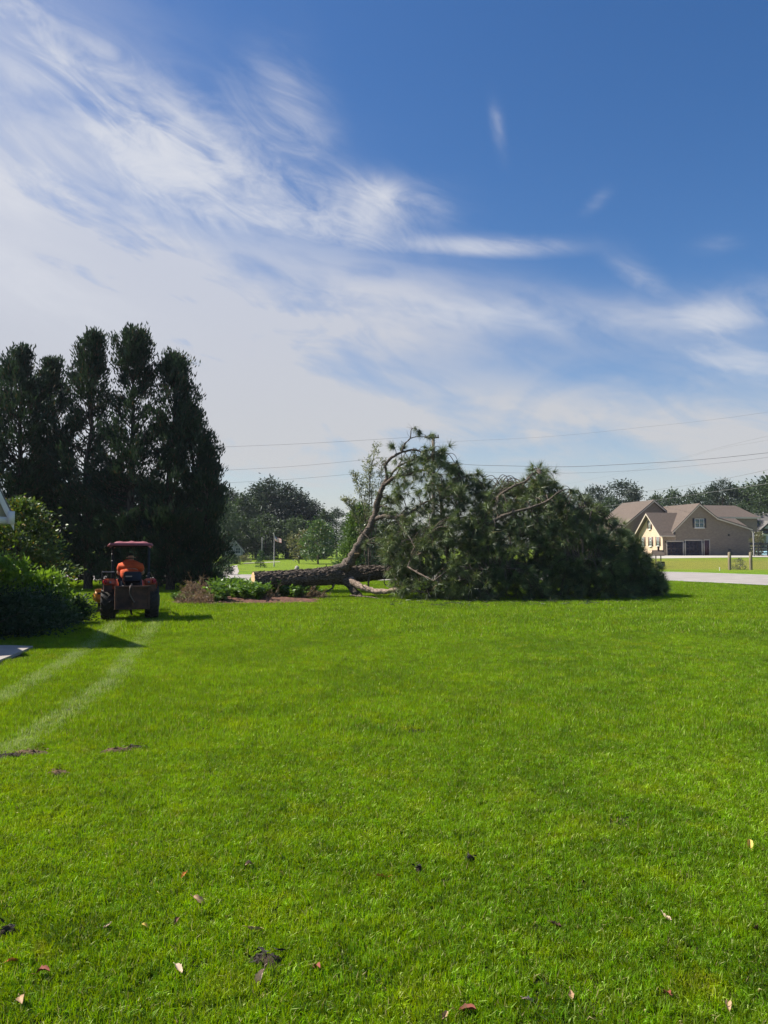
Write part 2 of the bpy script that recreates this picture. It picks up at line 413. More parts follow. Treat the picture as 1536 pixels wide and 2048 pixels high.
leafm('willow_leaf', (.12, .145, .07), (.21, .23, .11), .45, .5, (.3, .26, .16), .08, .12, 2)
leafm('shrub_dark', (.013, .038, .013), (.036, .080, .024), .3, .5, None, 0, .05, 1.5)
leafm('shrub_bright', (.09, .20, .018), (.22, .36, .030), .45, .5, None, 0, .05, 2)
leafm('golden_leaf', (.045, .095, .014), (.12, .19, .024), .4, .5, (.32, .17, .03), .06, .06, 1.1, (.016, .036, .010))
leafm('bed_leaf', (.07, .16, .018), (.15, .27, .030), .4, .45, None, 0, .06, 2)
leafm('dead_frond', (.16, .105, .07), (.27, .18, .12), .3, .7, None, 0, .05, 2)
leafm('spruce', (.02, .06, .02), (.05, .105, .03), .25, .6, None, 0, .05, 1)
leafm('fence_shrub', (.07, .10, .05), (.14, .17, .08), .35, .6, (.3, .26, .18), .2, .05, 3)
def stone_brick(name, a, b, mortar, sc):
    m, t = mat_base(name); tcn = t.n('ShaderNodeTexCoord')
    sp = t.n('ShaderNodeSeparateXYZ', {0: tcn.outputs['Object']})
    v = t.n('ShaderNodeCombineXYZ', {0: t.m('ADD', sp.outputs[0], sp.outputs[1]), 1: sp.outputs[2]})
    br = t.n('ShaderNodeTexBrick', {'Vector': v, 'Color1': a, 'Color2': b, 'Mortar': mortar, 'Scale': sc, 'Mortar Size': .012, 'Brick Width': .5, 'Row Height': .2})
    nz = t.noise(tcn.outputs['Object'], .5, 5, .6)
    c = t.mix(t.m('MULTIPLY', t.ss(nz, .4, .7), .4), br.outputs[0], tuple(x * .75 for x in a))
    bs = t.n('ShaderNodeBsdfPrincipled', {'Base Color': c, 'Roughness': .9, 'Specular IOR Level': .2})
    t.set(bs, 'Normal', t.n('ShaderNodeBump', {'Strength': .5, 'Distance': .02, 'Height': br.outputs[1], }, invert=True).outputs[0])
    t.n('ShaderNodeOutputMaterial', {0: bs.outputs[0]})
stone_brick('brick_sunlit', (.72, .54, .395), (.64, .47, .34), (.74, .58, .45), 1.6); stone_brick('brick_shaded', (.27, .215, .165), (.215, .17, .13), (.30, .25, .20), 1.6)  # one house brick in two tones, with sun and shade put into the colour
def shinglem(name, a, b):
    m, t = mat_base(name); tcn = t.n('ShaderNodeTexCoord')
    sp = t.n('ShaderNodeSeparateXYZ', {0: tcn.outputs['Object']})
    row = t.m('FRACT', t.m('MULTIPLY', sp.outputs[2], 7.0))
    nz = t.noise(tcn.outputs['Object'], 4, 5, .7); n2 = t.noise(tcn.outputs['Object'], .4, 3)
    c = t.mix(t.m('ADD', t.m('MULTIPLY', t.ss(nz, .3, .7), .6), t.m('MULTIPLY', n2, .4)), a, b)
    c = t.mix(t.m('MULTIPLY', t.m('LESS_THAN', row, .12), .5), c, tuple(x * .45 for x in a))
    bs = t.n('ShaderNodeBsdfPrincipled', {'Base Color': c, 'Roughness': .9, 'Specular IOR Level': .2})
    t.set(bs, 'Normal', t.n('ShaderNodeBump', {'Strength': .4, 'Distance': .02, 'Height': row}).outputs[0])
    t.n('ShaderNodeOutputMaterial', {0: bs.outputs[0]})
shinglem('brown_shingle', (.105, .083, .068), (.165, .130, .108))
shinglem('grey_shingle', (.13, .12, .115), (.20, .19, .18))
pbr('white_trim', (.74, .72, .68), .6, (.66, .64, .60), 3)
pbr('cream_trim', (.60, .52, .42), .6)
pbr('siding_olive', (.36, .33, .20), .7, (.42, .38, .24), 3)
pbr('grey_siding', (.36, .38, .38), .7, (.42, .43, .42), 2)
pbr('shutter_brown', (.10, .045, .03), .6); pbr('shutter_black', (.018, .016, .018), .5)
pbr('garage_door', (.035, .018, .018), .5, (.05, .026, .024), 2); pbr('door_red', (.085, .030, .030), .5)
pbr('window_glass', (.10, .15, .15), .12, spec=.8)
pbr('wood_post', (.17, .14, .09), .85, (.25, .20, .13), 8, .5, 30, stretch=(1, 1, .2))
pbr('dark_wood', (.035, .025, .02), .85, (.07, .05, .035), 8)
pbr('black_board', (.012, .012, .014), .6)
pbr('pole_wood', (.10, .08, .065), .9, (.16, .13, .10), 4)
pbr('metal_grey', (.20, .20, .20), .5); pbr('wire', (.16, .16, .17), .6); pbr('wire_fence', (.35, .34, .32), .5, metal=.5)
pbr('insulator', (.05, .045, .04), .3)
pbr('stone', (.40, .36, .32), .9, (.28, .25, .23), 6, .6)
pbr('plastic_blue', (.30, .55, .66), .5)
pbr('tractor_orange', (.56, .085, .022), .45, (.46, .075, .028), 8, .05); pbr('faded_red', (.30, .09, .105), .55, (.22, .065, .075), 5)
pbr('black_metal', (.015, .015, .016), .45); pbr('rust', (.060, .030, .018), .85, (.105, .050, .028), 7, .5)
pbr('tyre', (.016, .016, .017), .8, (.035, .030, .026), 6, .3); pbr('black_vinyl', (.014, .014, .015), .35)
pbr('rim', (.50, .44, .36), .5); pbr('yellow_paint', (.78, .34, .03), .45, (.62, .24, .03), 6); pbr('chrome', (.7, .7, .7), .25, metal=1.0)
pbr('lens_red', (.35, .01, .01), .2); pbr('skin', (.42, .24, .17), .6); pbr('orange_shirt', (.70, .105, .025), .85, (.52, .075, .02), 7, .6, 14)
pbr('jeans', (.05, .07, .12), .9); pbr('dark_cap', (.02, .02, .025), .8); pbr('boots', (.05, .03, .02), .7); pbr('hose', (.13, .10, .09), .6)
for nm, a, b in (('leaf_tan', (.42, .29, .17), (.32, .19, .10)), ('leaf_orange', (.55, .22, .03), (.42, .15, .03)), ('leaf_yellow', (.62, .46, .10), (.50, .34, .08)),
                 ('leaf_brown', (.16, .075, .04), (.10, .05, .03)), ('leaf_red', (.24, .055, .03), (.15, .05, .03)), ('leaf_pale', (.60, .46, .34), (.50, .36, .25)),
                 ('leaf_black', (.015, .012, .01), (.035, .025, .018))):
    pbr(nm, a, .75, b, 40)
def flagm():
    m, t = mat_base('flag_cloth'); tcn = t.n('ShaderNodeTexCoord'); sp = t.n('ShaderNodeSeparateXYZ', {0: tcn.outputs['UV']})
    U, V = sp.outputs[0], sp.outputs[1]
    st = t.m('GREATER_THAN', t.m('FRACT', t.m('MULTIPLY', V, 6.5)), .5)
    c = t.mix(st, (.45, .06, .07), (.85, .82, .82))
    can = t.m('MULTIPLY', t.m('LESS_THAN', U, .4), t.m('GREATER_THAN', V, .46))
    vo = t.n('ShaderNodeCombineXYZ', {0: t.m('SUBTRACT', t.m('FRACT', t.m('MULTIPLY', U, 15)), .5), 1: t.m('SUBTRACT', t.m('FRACT', t.m('MULTIPLY', V, 9.3)), .5)})
    ln = t.n('ShaderNodeVectorMath', {0: vo.outputs[0]}, operation='LENGTH')
    cc = t.mix(t.m('LESS_THAN', ln.outputs[1], .25), (.03, .04, .16), (.85, .85, .85))
    c = t.mix(can, c, cc)
    d = t.n('ShaderNodeBsdfDiffuse', {0: c}); tr = t.n('ShaderNodeBsdfTranslucent', {0: c})
    t.n('ShaderNodeOutputMaterial', {0: t.n('ShaderNodeMixShader', {0: .5, 1: d.outputs[0], 2: tr.outputs[0]}).outputs[0]})
flagm()

# ================================================================== SETTING
def gzv(x, y):
    ss = lambda a, b, v: (lambda t: t * t * (3 - 2 * t))(np.clip((v - a) / (b - a), 0, 1))
    return 0.62 * ss(62, 108, y) * ss(0, 24, x)
def grid_sheet(xs, ys, zf):
    X, Y = np.meshgrid(xs, ys); V = np.stack([X, Y, zf(X, Y)], -1).reshape(-1, 3)
    nx = len(xs); i = np.arange(len(ys) - 1)[:, None]; j = np.arange(nx - 1)[None, :]
    F = np.stack([i * nx + j, i * nx + j + 1, (i + 1) * nx + j + 1, (i + 1) * nx + j], -1).reshape(-1, 4); return V, F
xs = np.concatenate([np.linspace(-1500, -60, 12), np.linspace(-50, 80, 66), np.linspace(100, 1500, 12)])
ys = np.concatenate([np.linspace(-300, -10, 6), np.linspace(-5, 130, 91), np.linspace(150, 2500, 14)])
V, F = grid_sheet(xs, ys, gzv)
npmesh('ground', [(V, F, 0)], 'turf_ground', smooth=True, kind='structure', label='bright green mown lawn ground running to the trees')

# road centre line: behind the fallen tree, bending nearer at the right
RC = [(-160, 52), (-60, 47.5), (-25, 46.2), (-7, 45.7), (6, 45.8), (13, 46.2)]
near = [(-160, 47), (-60, 43), (-25, 41.8), (-7.9, 41.2), (6, 41.2), (11.5, 41.6), (15, 40.6), (17.7, 35.9), (21.5, 28.5), (27, 17), (40, -10)]
far = [(-160, 57), (-60, 52), (-25, 50.8), (-7.9, 50.3), (6, 51.4), (14, 54.5), (20.4, 56.0), (24.9, 49.3), (30, 38.5), (36, 26), (50, -4)]
Pn, _ = smooth_path([(x, y, 0) for x, y in near], [1] * len(near), 8); Pf, _ = smooth_path([(x, y, 0) for x, y in far], [1] * len(far), 8)
def strip(A, B, z, ts=(0, 1)):
    k = len(A); cols = []
    for t in ts:
        p = A * (1 - t) + B * t; cols.append(np.stack([p[:, 0], p[:, 1], gzv(p[:, 0], p[:, 1]) + z], -1))
    V = np.stack(cols, 1).reshape(-1, 3); nc = len(ts); i = np.arange(k - 1)[:, None]; j = np.arange(nc - 1)[None, :]
    F = np.stack([i * nc + j, i * nc + j + 1, (i + 1) * nc + j + 1, (i + 1) * nc + j], -1).reshape(-1, 4); return V, F
V, F = strip(Pn, Pf, .03, np.linspace(0, 1, 7))
npmesh('road', [(V, F, 0)], 'asphalt', kind='structure', label='pale asphalt road beyond the lawn')
for t0, t1, nm in ((.035, .055, 'road_edge_line'), (.945, .965, 'road_edge_line')):
    V, F = strip(Pn, Pf, .036, (t0, t1)); npmesh(nm, [(V, F, 0)], 'white_line', kind='structure')
def ground_poly(name, pix, matn, z, label, extra=None, pts=None):
    P = pts or [onG(*p) for p in pix]; c = sum(P, Vector()) / len(P)
    V = [tuple((p.x, p.y, gz(p.x, p.y) + z)) for p in P]
    me = bpy.data.meshes.new(name); me.from_pydata(V, [], [list(range(len(V)))]); me.materials.append(MATS[matn])
    o = bpy.data.objects.new(name, me); COL.objects.link(o); return tag(o, label, kind='structure')
# right driveway in front of the garage
A0, A1 = onG(1262, 1117), onG(1262, 1111.3); 
V, F = strip(np.array([tuple(onG(x, y)) for x, y in ((1240, 1118.5), (1320, 1117), (1400, 1116), (1470, 1115.2), (1600, 1114.2))]),
             np.array([tuple(onG(x, y)) for x, y in ((1240, 1112.6), (1320, 1111.4), (1400, 1110.6), (1470, 1109.8), (1600, 1109))]), .02, np.linspace(0, 1, 6))
npmesh('driveway', [(V, F, 0)], 'driveway_concrete', kind='structure', label='pale concrete driveway in front of the brick house')
# side drive across the road at left
V, F = strip(np.array([tuple(onG(x, y)) for x, y in ((444, 1150.8), (446, 1143), (460, 1133), (486, 1128), (560, 1124))]),
             np.array([tuple(onG(x, y)) for x, y in ((474, 1150.8), (478, 1143), (474, 1131), (490, 1126), (560, 1123))]), .015, (0, 1))
npmesh('driveway', [(V, F, 0)], 'concrete', kind='structure', label='narrow drive leading up across the far lawn')
# concrete corner at the left edge (lawn stands proud of it)
PC = [onG(-300, 1296), onG(20, 1296), onG(66, 1297.5), onG(50, 1305), onG(22, 1317), onG(0, 1326), onG(-60, 1350), onG(-300, 1470)]
Vt = [(p.x, p.y, .05) for p in PC]; n = len(Vt); Vb = [(x, y, -.05) for x, y, z in Vt]
me = bpy.data.meshes.new('concrete_walk'); me.from_pydata(Vt + Vb, [], [list(range(n))] + [[i, (i + 1) % n, (i + 1) % n + n, i + n] for i in range(n)]); me.materials.append(MATS['concrete'])
o = bpy.data.objects.new('concrete_walk', me); COL.objects.link(o); tag(o, 'pale concrete walk corner at the left edge of the lawn', kind='structure')

# mulch beds (low mounds)
def mound(name, cx, cy, rx, ry, h, matn, label, rot=0, amp=.12, kind='structure', seed=1, parent=None, cat=None, z0=None, group=None):
    g = np.random.default_rng(seed); nr, na = 8, 40; V = [(0, 0, h)]; ph = g.uniform(0, 6.28, 6)
    for i in range(1, nr + 1):
        r = i / nr
        for j in range(na):
            a = j / na * 2 * math.pi; k = 1 + amp * sum(math.sin(a * (q + 2) + ph[q]) / (q + 1.5) for q in range(5))
            z = h * (1 - r ** 2.2) + (g.normal() * .15 * h if i < nr else 0) - (0.012 if i == nr else 0)
            V.append((rx * r * k * math.cos(a), ry * r * k * math.sin(a), max(z, -.012)))
    F3 = [[0, 1 + j, 1 + (j + 1) % na] for j in range(na)]
    F4 = [[1 + (i - 1) * na + j, 1 + i * na + j, 1 + i * na + (j + 1) % na, 1 + (i - 1) * na + (j + 1) % na] for i in range(1, nr) for j in range(na)]
    return npmesh(name, [(V, F4, 0), (V, F3, 0)], matn, parent, True, (cx, cy, (gz(cx, cy) if z0 is None else z0)), rot, label=label, kind=kind, cat=cat, group=group)
BEDS = []
def bed(*a, **k): BEDS.append((a[1], a[2], a[3], a[4], k.get('rot', 0))); return mound(*a, **k)
c = onG(485, 1203)
bed('mulch_bed', -4.5, 25.35, 2.45, 1.40, .12, 'mulch', 'reddish mulch bed beneath the leafy plants', rot=R(4), seed=3)
bed('mulch_bed', -9.3, 17.6, 2.35, 1.8, .08, 'mulch', 'dark mulch bed under the left shrubs', rot=R(15), seed=5)

# ================================================================== GRASS
def in_poly(px, py, poly):
    inside = np.zeros(len(px), bool); n = len(poly); j = n - 1
    for i in range(n):
        xi, yi = poly[i]; xj, yj = poly[j]
        cnd = ((yi > py) != (yj > py)) & (px < (xj - xi) * (py - yi) / (yj - yi + 1e-12) + xi); inside ^= cnd; j = i
    return inside
nearline = Pn[:, :2]
def lawn_ok(x, y, m=.0):
    ok = np.ones(len(x), bool)
    ry = np.interp(x, nearline[nearline[:, 0] < 15.0][:, 0], nearline[nearline[:, 0] < 15.0][:, 1]); ok &= (y < ry - .3 - m)
    k = nearline[:, 1]; sel = nearline[:, 0] > 14.9; o_ = np.argsort(k[sel]); rx = np.interp(y, k[sel][o_], nearline[sel][o_, 0]); ok &= ~((x > rx - .3 - m) & (x > 14))
    pc = [(p.x, p.y) for p in PC]; ok &= ~in_poly(x, y, pc)
    if m > 0:
        for dx, dy in ((m, 0), (-m, 0), (0, m), (0, -m)): ok &= ~in_poly(x + dx * .6, y + dy * .6, pc)
    for bx, by, rx_, ry_, rot in BEDS:
        u = (x - bx) * math.cos(rot) + (y - by) * math.sin(rot); v = -(x - bx) * math.sin(rot) + (y - by) * math.cos(rot)
        ok &= ((u / (rx_ - .1 + m)) ** 2 + (v / (ry_ - .1 + m)) ** 2) > 1
    return ok
BARE = []   # (x, y, r) bare spots with sparse grass
for px, py, r in ((30, 1516, .13), (62, 1512, .12), (225, 1508, .09), (250, 1504, .08), (270, 1500, .05), (118, 1552, .05), (530, 1928, .07), (15, 1874, .05), (838, 1749, .03), (940, 1728, .035)):
    p = onG(px, py); BARE.append((p.x, p.y, r))
def grass_obj(name, y0, y1, rad, nblade, step, Lr, Wd, segs, seed, label, margin=2.0, tilt=.55):
    g = np.random.default_rng(seed); blocks_v, blocks_f, var = [], [], []; off = 0
    NV = 4
    for v in range(NV):
        n = nblade; r = rad * np.sqrt(g.uniform(0, 1, n)); a = g.uniform(0, 2 * math.pi, n)
        P = np.stack([r * np.cos(a), r * np.sin(a), np.full(n, -.003)], -1)
        nc = max(4, n // 12); cid = g.integers(0, nc, n); rc = rad * np.sqrt(g.uniform(0, 1, nc)); ac = g.uniform(0, 2 * math.pi, nc)
        P[:, 0] = (rc * np.cos(ac))[cid] + g.normal(0, Wd * 2.6, n); P[:, 1] = (rc * np.sin(ac))[cid] + g.normal(0, Wd * 2.6, n)
        azc = g.uniform(0, 2 * math.pi, nc); sc_ = g.uniform(.45, 1.3, nc)
        az_ = azc[cid] + g.normal(0, .75, n); tl = np.abs(g.normal(0, tilt, n)); tl = np.clip(tl, .02, 1.35)
        D0 = np.stack([np.cos(az_) * np.sin(tl * .5), np.sin(az_) * np.sin(tl * .5), np.cos(tl * .5)], -1)
        t2 = np.clip(tl * 1.7 + .15, 0, 1.75); D1 = np.stack([np.cos(az_) * np.sin(t2), np.sin(az_) * np.sin(t2), np.cos(t2)], -1)
        L = (g.uniform(Lr[0], Lr[1], n) * sc_[cid])[:, None]; sd = unit(np.cross(D0, rdir(n, g))); wv = (Wd * g.uniform(.7, 1.25, n))[:, None]
        m1 = P + D0 * L * .5
        tip = m1 + D1 * L * .5
        if segs == 2:
            V = np.stack([P - sd * wv * .4, P + sd * wv * .4, m1 + sd * wv * .5, m1 - sd * wv * .5, tip], 1).reshape(-1, 3)
            b = np.arange(n)[:, None] * 5
            F = np.concatenate([b + [0, 1, 2], b + [0, 2, 3], b + [3, 2, 4]], 1).reshape(-1, 3); nvb = 5
        else:
            V = np.stack([P - sd * wv * .5, P + sd * wv * .5, tip], 1).reshape(-1, 3); F = np.arange(n * 3).reshape(n, 3); nvb = 3
        blocks_v.append(V); blocks_f.append(F + off); off += len(V); var.append(np.full(len(V), v + 1, np.int32))
    # points: jittered grid in the camera-facing wedge plus margin
    pts = []
    ys_ = np.arange(y0, y1, step)
    for y in ys_:
        hw = .5 * y * 1.06 + margin; xs_ = np.arange(-hw, hw, step)
        xj = xs_ + g.uniform(-.45, .45, len(xs_)) * step; yj = y + g.uniform(-.45, .45, len(xs_)) * step
        pts.append(np.stack([xj, yj], -1))
    pts = np.concatenate(pts); pts = pts[lawn_ok(pts[:, 0], pts[:, 1], rad * .75)]
    if False:
        k = np.ones(len(pts), bool)
        for bx, by, br in BARE: k &= (((pts[:, 0] - bx) / 1.7) ** 2 + (pts[:, 1] - by) ** 2) > (br + rad * .55) ** 2
        pts = pts[k]
    n = len(pts); PV = np.stack([pts[:, 0], pts[:, 1], gzv(pts[:, 0], pts[:, 1])], -1)
    V = np.concatenate(blocks_v + [PV]); F = np.concatenate(blocks_f)
    var = np.concatenate(var + [np.zeros(n, np.int32)])
    pv = np.zeros(len(V), np.int32); pv[-n:] = g.integers(1, NV + 1, n)
    me = bpy.data.meshes.new(name); me.vertices.add(len(V)); me.vertices.foreach_set('co', V.astype(np.float32).ravel())
    me.loops.add(F.size); me.loops.foreach_set('vertex_index', F.astype(np.int32).ravel())
    me.polygons.add(len(F)); me.polygons.foreach_set('loop_start', (np.arange(len(F)) * 3).astype(np.int32)); me.update(calc_edges=True)
    for nm, dat in (('variant', var), ('pick', pv)):
        a_ = me.attributes.new(nm, 'INT', 'POINT'); a_.data.foreach_set('value', dat)
    a_ = me.attributes.new('spin', 'FLOAT', 'POINT'); a_.data.foreach_set('value', g.uniform(0, 6.283, len(V)).astype(np.float32))
    a_ = me.attributes.new('size', 'FLOAT', 'POINT'); a_.data.foreach_set('value', g.uniform(.85, 1.2, len(V)).astype(np.float32))
    me.materials.append(MATS['grass_blades'])
    o = bpy.data.objects.new(name, me); COL.objects.link(o); tag(o, label, 'grass', kind='stuff')
    ng = bpy.data.node_groups.new(name, 'GeometryNodeTree')
    ng.interface.new_socket('Geometry', in_out='INPUT', socket_type='NodeSocketGeometry'); ng.interface.new_socket('Geometry', in_out='OUTPUT', socket_type='NodeSocketGeometry')
    N = ng.nodes; Lk = ng.links.new; gi = N.new('NodeGroupInput'); go = N.new('NodeGroupOutput'); jn = N.new('GeometryNodeJoinGeometry')
    def attr(nm, ty):
        a = N.new('GeometryNodeInputNamedAttribute'); a.data_type = ty; a.inputs[0].default_value = nm; return a.outputs[0]
    def eq(sock, val):
        c_ = N.new('FunctionNodeCompare'); c_.data_type = 'INT'; c_.operation = 'EQUAL'; Lk(sock, c_.inputs[2]); c_.inputs[3].default_value = val; return c_.outputs[0]
    va, pk = attr('variant', 'INT'), attr('pick', 'INT'); sp_, sz_ = attr('spin', 'FLOAT'), attr('size', 'FLOAT')
    s0 = N.new('GeometryNodeSeparateGeometry'); Lk(gi.outputs[0], s0.inputs[0]); Lk(eq(va, 0), s0.inputs[1])
    cr = N.new('ShaderNodeCombineXYZ'); Lk(sp_, cr.inputs[2])
    for v in range(NV):
        s1 = N.new('GeometryNodeSeparateGeometry'); Lk(gi.outputs[0], s1.inputs[0]); Lk(eq(va, v + 1), s1.inputs[1])
        ip = N.new('GeometryNodeInstanceOnPoints'); Lk(s0.outputs[0], ip.inputs['Points']); Lk(eq(pk, v + 1), ip.inputs['Selection'])
        Lk(s1.outputs[0], ip.inputs['Instance']); Lk(cr.outputs[0], ip.inputs['Rotation']); Lk(sz_, ip.inputs['Scale'])
        Lk(ip.outputs[0], jn.inputs[0])
    Lk(jn.outputs[0], go.inputs[0])
    md = o.modifiers.new('scatter', 'NODES'); md.node_group = ng
    return o
grass_obj('lawn_grass', 1.8, 7.0, .20, 1250, .16, (.022, .052), .0040, 2, 11, 'short bright green blades of the nearest lawn', .8, .62)
grass_obj('lawn_grass', 6.9, 16.0, .36, 1900, .31, (.028, .062), .0074, 1, 12, 'mown green lawn between the foreground and the tractor', 2.0, .6)
grass_obj('lawn_grass', 15.8, 41.5, .62, 1500, .55, (.05, .095), .016, 1, 13, 'sunlit yellow-green lawn around the fallen pine', 3.0, .95)

# ================================================================== TREES
def tree_spec_blob(g, H, base, rfun, nclump, nleaf, L, Wd, spread, asym=.25, flat=.7):
    """clumps spread through an uneven envelope; returns leaf block and limb paths"""
    lob = [(g.uniform(0, 6.28), g.uniform(.0, 1), g.uniform(-asym, asym * 1.4)) for _ in range(9)]
    C = []
    while len(C) < nclump:
        t = g.uniform(0, 1); a = g.uniform(0, 6.28); R0 = rfun(t)
        k = 1 + sum(amp * math.exp(-((math.cos(a - a0) - 1) ** 2) / .3 - (t - t0) ** 2 / .03) for a0, t0, amp in lob)
        r = R0 * k * math.sqrt(g.uniform(.12, 1))
        C.append((r * math.cos(a), r * math.sin(a), base + t * (H - base)))
    C = np.array(C)
    idx = np.repeat(np.arange(nclump), nleaf); cs = spread * g.uniform(.55, 1.3, nclump)
    off = g.normal(0, 1, (len(idx), 3)) * cs[idx][:, None] * (1, 1, flat)
    P = C[idx] + off; D = unit(off * .6 + rdir(len(idx), g) * cs[idx][:, None] + C[idx] * (.12, .12, 0) + (0, 0, .05))
    s = g.uniform(.6, 1.3, len(idx))
    return leaves(P, D, L * s, Wd * s, g=g), C
def trunk_limbs(g, H, r, C, nl=10, bend=.03, sides=7):
    bl = []; x = [(g.normal() * bend * H * i / 5, g.normal() * bend * H * i / 5, H * .93 * i / 5 - .05) for i in range(6)]; x[0] = (0, 0, -.1)
    tb(bl, x, [r * 1.25, r, r * .8, r * .6, r * .4, r * .12], sides, 4, .05, g=g)
    P, Rr = smooth_path(x, [r * 1.25, r, r * .8, r * .6, r * .4, r * .12], 4)
    for c in C[g.permutation(len(C))[:nl]]:
        k = np.argmin(np.abs(P[:, 2] - max(.3, c[2] * .72 - .1))); p = P[k]
        m = (p + c) / 2 + (0, 0, -.05 * np.linalg.norm(c - p))
        tb(bl, [p, m, c], [Rr[k] * .45, Rr[k] * .28, Rr[k] * .08], 5, 3, g=g)
    return bl
def make_tree(name, loc, H, base, rfun, nclump, nleaf, L, Wd, spread, leafmat, tr, label, cat='tree', group=None, seed=1, nl=12, flat=.7, bark='tree_bark', bend=.03, asym=.25):
    g = np.random.default_rng(seed); (V, F), C = tree_spec_blob(g, H, base, rfun, nclump, nleaf, L, Wd, spread, asym, flat)
    t = empty(name, loc, g.uniform(0, 6.28), label=label, cat=cat, group=group)
    npmesh('trunk', trunk_limbs(g, H, tr, C, nl, bend), [bark], t, True); npmesh('crown', [(V, F, 0)], [leafmat], t)
    return t
def copy_thing(src, loc, rz, sc, label=None, group=None):
    c = src.copy(); COL.objects.link(c); c.location = loc; c.rotation_euler = (0, 0, rz); c.scale = sc
    if label: c['label'] = label
    if group: c['group'] = group
    for ch in src.children:
        d = ch.copy(); COL.objects.link(d); d.parent = c
    return c

# ---- red cedars at left
def cedar(px, ptop, Y, hw, label, seed, gappy=.0, low=1.0):
    g = np.random.default_rng(seed); X = (px - 768) / FPX * Y; top = at(px, ptop, Y).z; H = top
    t = empty('cedar_tree', (X, Y, 0), 0, label=label, cat='tree', group='row of tall dark cedars at the left')
    bl = []; lean = [g.normal(0, .06) for _ in range(6)]
    trunkp = [(lean[i % 6] * i * .3, lean[(i + 2) % 6] * i * .3, H * .97 * i / 6 - .05) for i in range(7)]
    rr = [.2, .17, .14, .11, .08, .05, .015]
    tb(bl, trunkp, rr, 8, 4, .06, g=g); TP, TRr = smooth_path(trunkp, rr, 8)
    hw *= 1.5
    env = lambda q: hw * (min(1, (1 - q) * 2.6 + .04) ** .78) * (.82 + .18 * math.sin(q * 9 + seed)) * (1 + .45 * low * max(0, .45 - q) / .45)
    LP, LD, LS = [], [], []
    nb = int(H * 24); lobes_ = g.uniform(.74, 1.2, (20, 8))
    for b in range(nb):
        q = g.uniform(.015, .985) ** (.9); z0 = q * H; a = g.uniform(0, 6.283)
        p = TP[np.argmin(np.abs(TP[:, 2] - z0))]; rad = env(q) * lobes_[int(q * 19.9), int(a / 6.284 * 8)] * g.uniform(.72, 1.08)
        if gappy and .3 < q < .82 and g.uniform() < gappy * .7: continue
        inc = g.uniform(.15, .6) + .75 * q
        d = np.array([math.cos(a), math.sin(a), 0]); e = p + d * rad + np.array([0, 0, rad * math.tan(min(inc, 1.1)) * .8])
        if e[2] > H: e[2] = H - g.uniform(0, .3)
        m = p * .45 + e * .55 + np.array([0, 0, -.10 * rad])
        if b % 2 == 0 or rad > 1: tb(bl, [p, m, e], [.032, .02, .006], 4, 2, g=g)
        pp, _ = smooth_path([p, m, e], [1, 1, 1], 5); ns = int(13 + rad * 9)
        inner = .25 if .3 < q < .85 else .12
        s = g.uniform(inner, 1.0, ns) ** .75; base_ = np.stack([np.interp(s * (len(pp) - 1), np.arange(len(pp)), pp[:, k]) for k in range(3)], -1)
        dirv = unit(e - m)
        for k in range(ns):
            c = base_[k] + g.normal(0, .10, 3); kk = 6
            LP.append(c + g.normal(0, .075, (kk, 3))); LD.append(dirv * 1.1 + rdir(kk, g) * .7 + np.array([0, 0, .75])); LS.append(g.uniform(.6, 1.3, kk))
    P = np.concatenate(LP); D = np.concatenate(LD); s = np.concatenate(LS); V, F = leaves(P, D, .17 * s, .055 * s, g=g)
    npmesh('trunk', bl, ['tree_bark'], t, True); npmesh('crown', [(V, F, 0)], ['cedar_foliage'], t)
cedar(35, 697, 32.0, 1.14, 'tall dark cedar at the left edge with a pointed top', 21, .45)
cedar(108, 722, 33.2, .95, 'thinner see-through cedar second from the left', 22, .62)
cedar(178, 671, 32.2, 1.12, 'tall dark cedar third from the left with rounded top', 23, .5)
cedar(262, 667, 31.6, 1.14, 'tallest dense cedar right behind the tractor', 24, .38)
cedar(342, 712, 31.4, .92, 'tall cedar with narrow top right of the tallest one', 25, .3, 1.2)
cedar(384, 815, 31.8, .78, 'shorter cedar on the right shoulder of the row', 26, .1, 1.2)
cedar(412, 925, 31.2, .55, 'lowest cedar at the right end of the row', 27, .0, .8)
cedar(-70, 690, 33, 1.4, 'tall dark cedar just beyond the left edge', 28, .1)
cedar(225, 950, 34.5, 1.5, 'low dark cedar filling the gap behind the row', 29, .0)
cedar(75, 930, 34.8, 1.5, 'low dark cedar behind the two leftmost cedars', 30, .0)
cedar(318, 970, 34.2, 1.3, 'low dark cedar behind the right half of the row', 31, .0)

# ---- background trees
pine_r = lambda t: 2.6 * (math.sin(math.pi * min(1, max(0, t)) ** .8) ** .7) + .4
pine_tall = lambda t: 3.4 * (math.sin(math.pi * (t * .9 + .08)) ** .8)
bro_r = lambda t: 4.2 * math.sqrt(max(.02, 1 - (2 * t - .85) ** 2 / 1.35))
def bgtree(kind, seed):
    g = np.random.default_rng(seed)
    if kind == 'pine': (V, F), C = tree_spec_blob(g, 13, 1.2, pine_tall, 120, 42, .55, .20, .55, .3, .7); m = 'far_pine'
    elif kind == 'loosepine': (V, F), C = tree_spec_blob(g, 13, 6.5, lambda t: 3.2 * math.sqrt(max(.03, 1 - (2 * t - .9) ** 2)), 34, 80, .50, .18, .62, .5, .5); m = 'far_pine'
    else: (V, F), C = tree_spec_blob(g, 12, .6, bro_r, 130, 42, .50, .30, .60, .35, .75); m = 'far_broadleaf'
    t = empty({'pine': 'pine_tree', 'loosepine': 'pine_tree', 'broad': 'broadleaf_tree'}[kind], (0, 0, 0), 0, cat='tree')
    npmesh('trunk', trunk_limbs(g, 13 if kind != 'broad' else 12, .24, C, 16), ['tree_bark'], t, True); npmesh('crown', [(V, F, 0)], [m], t); return t
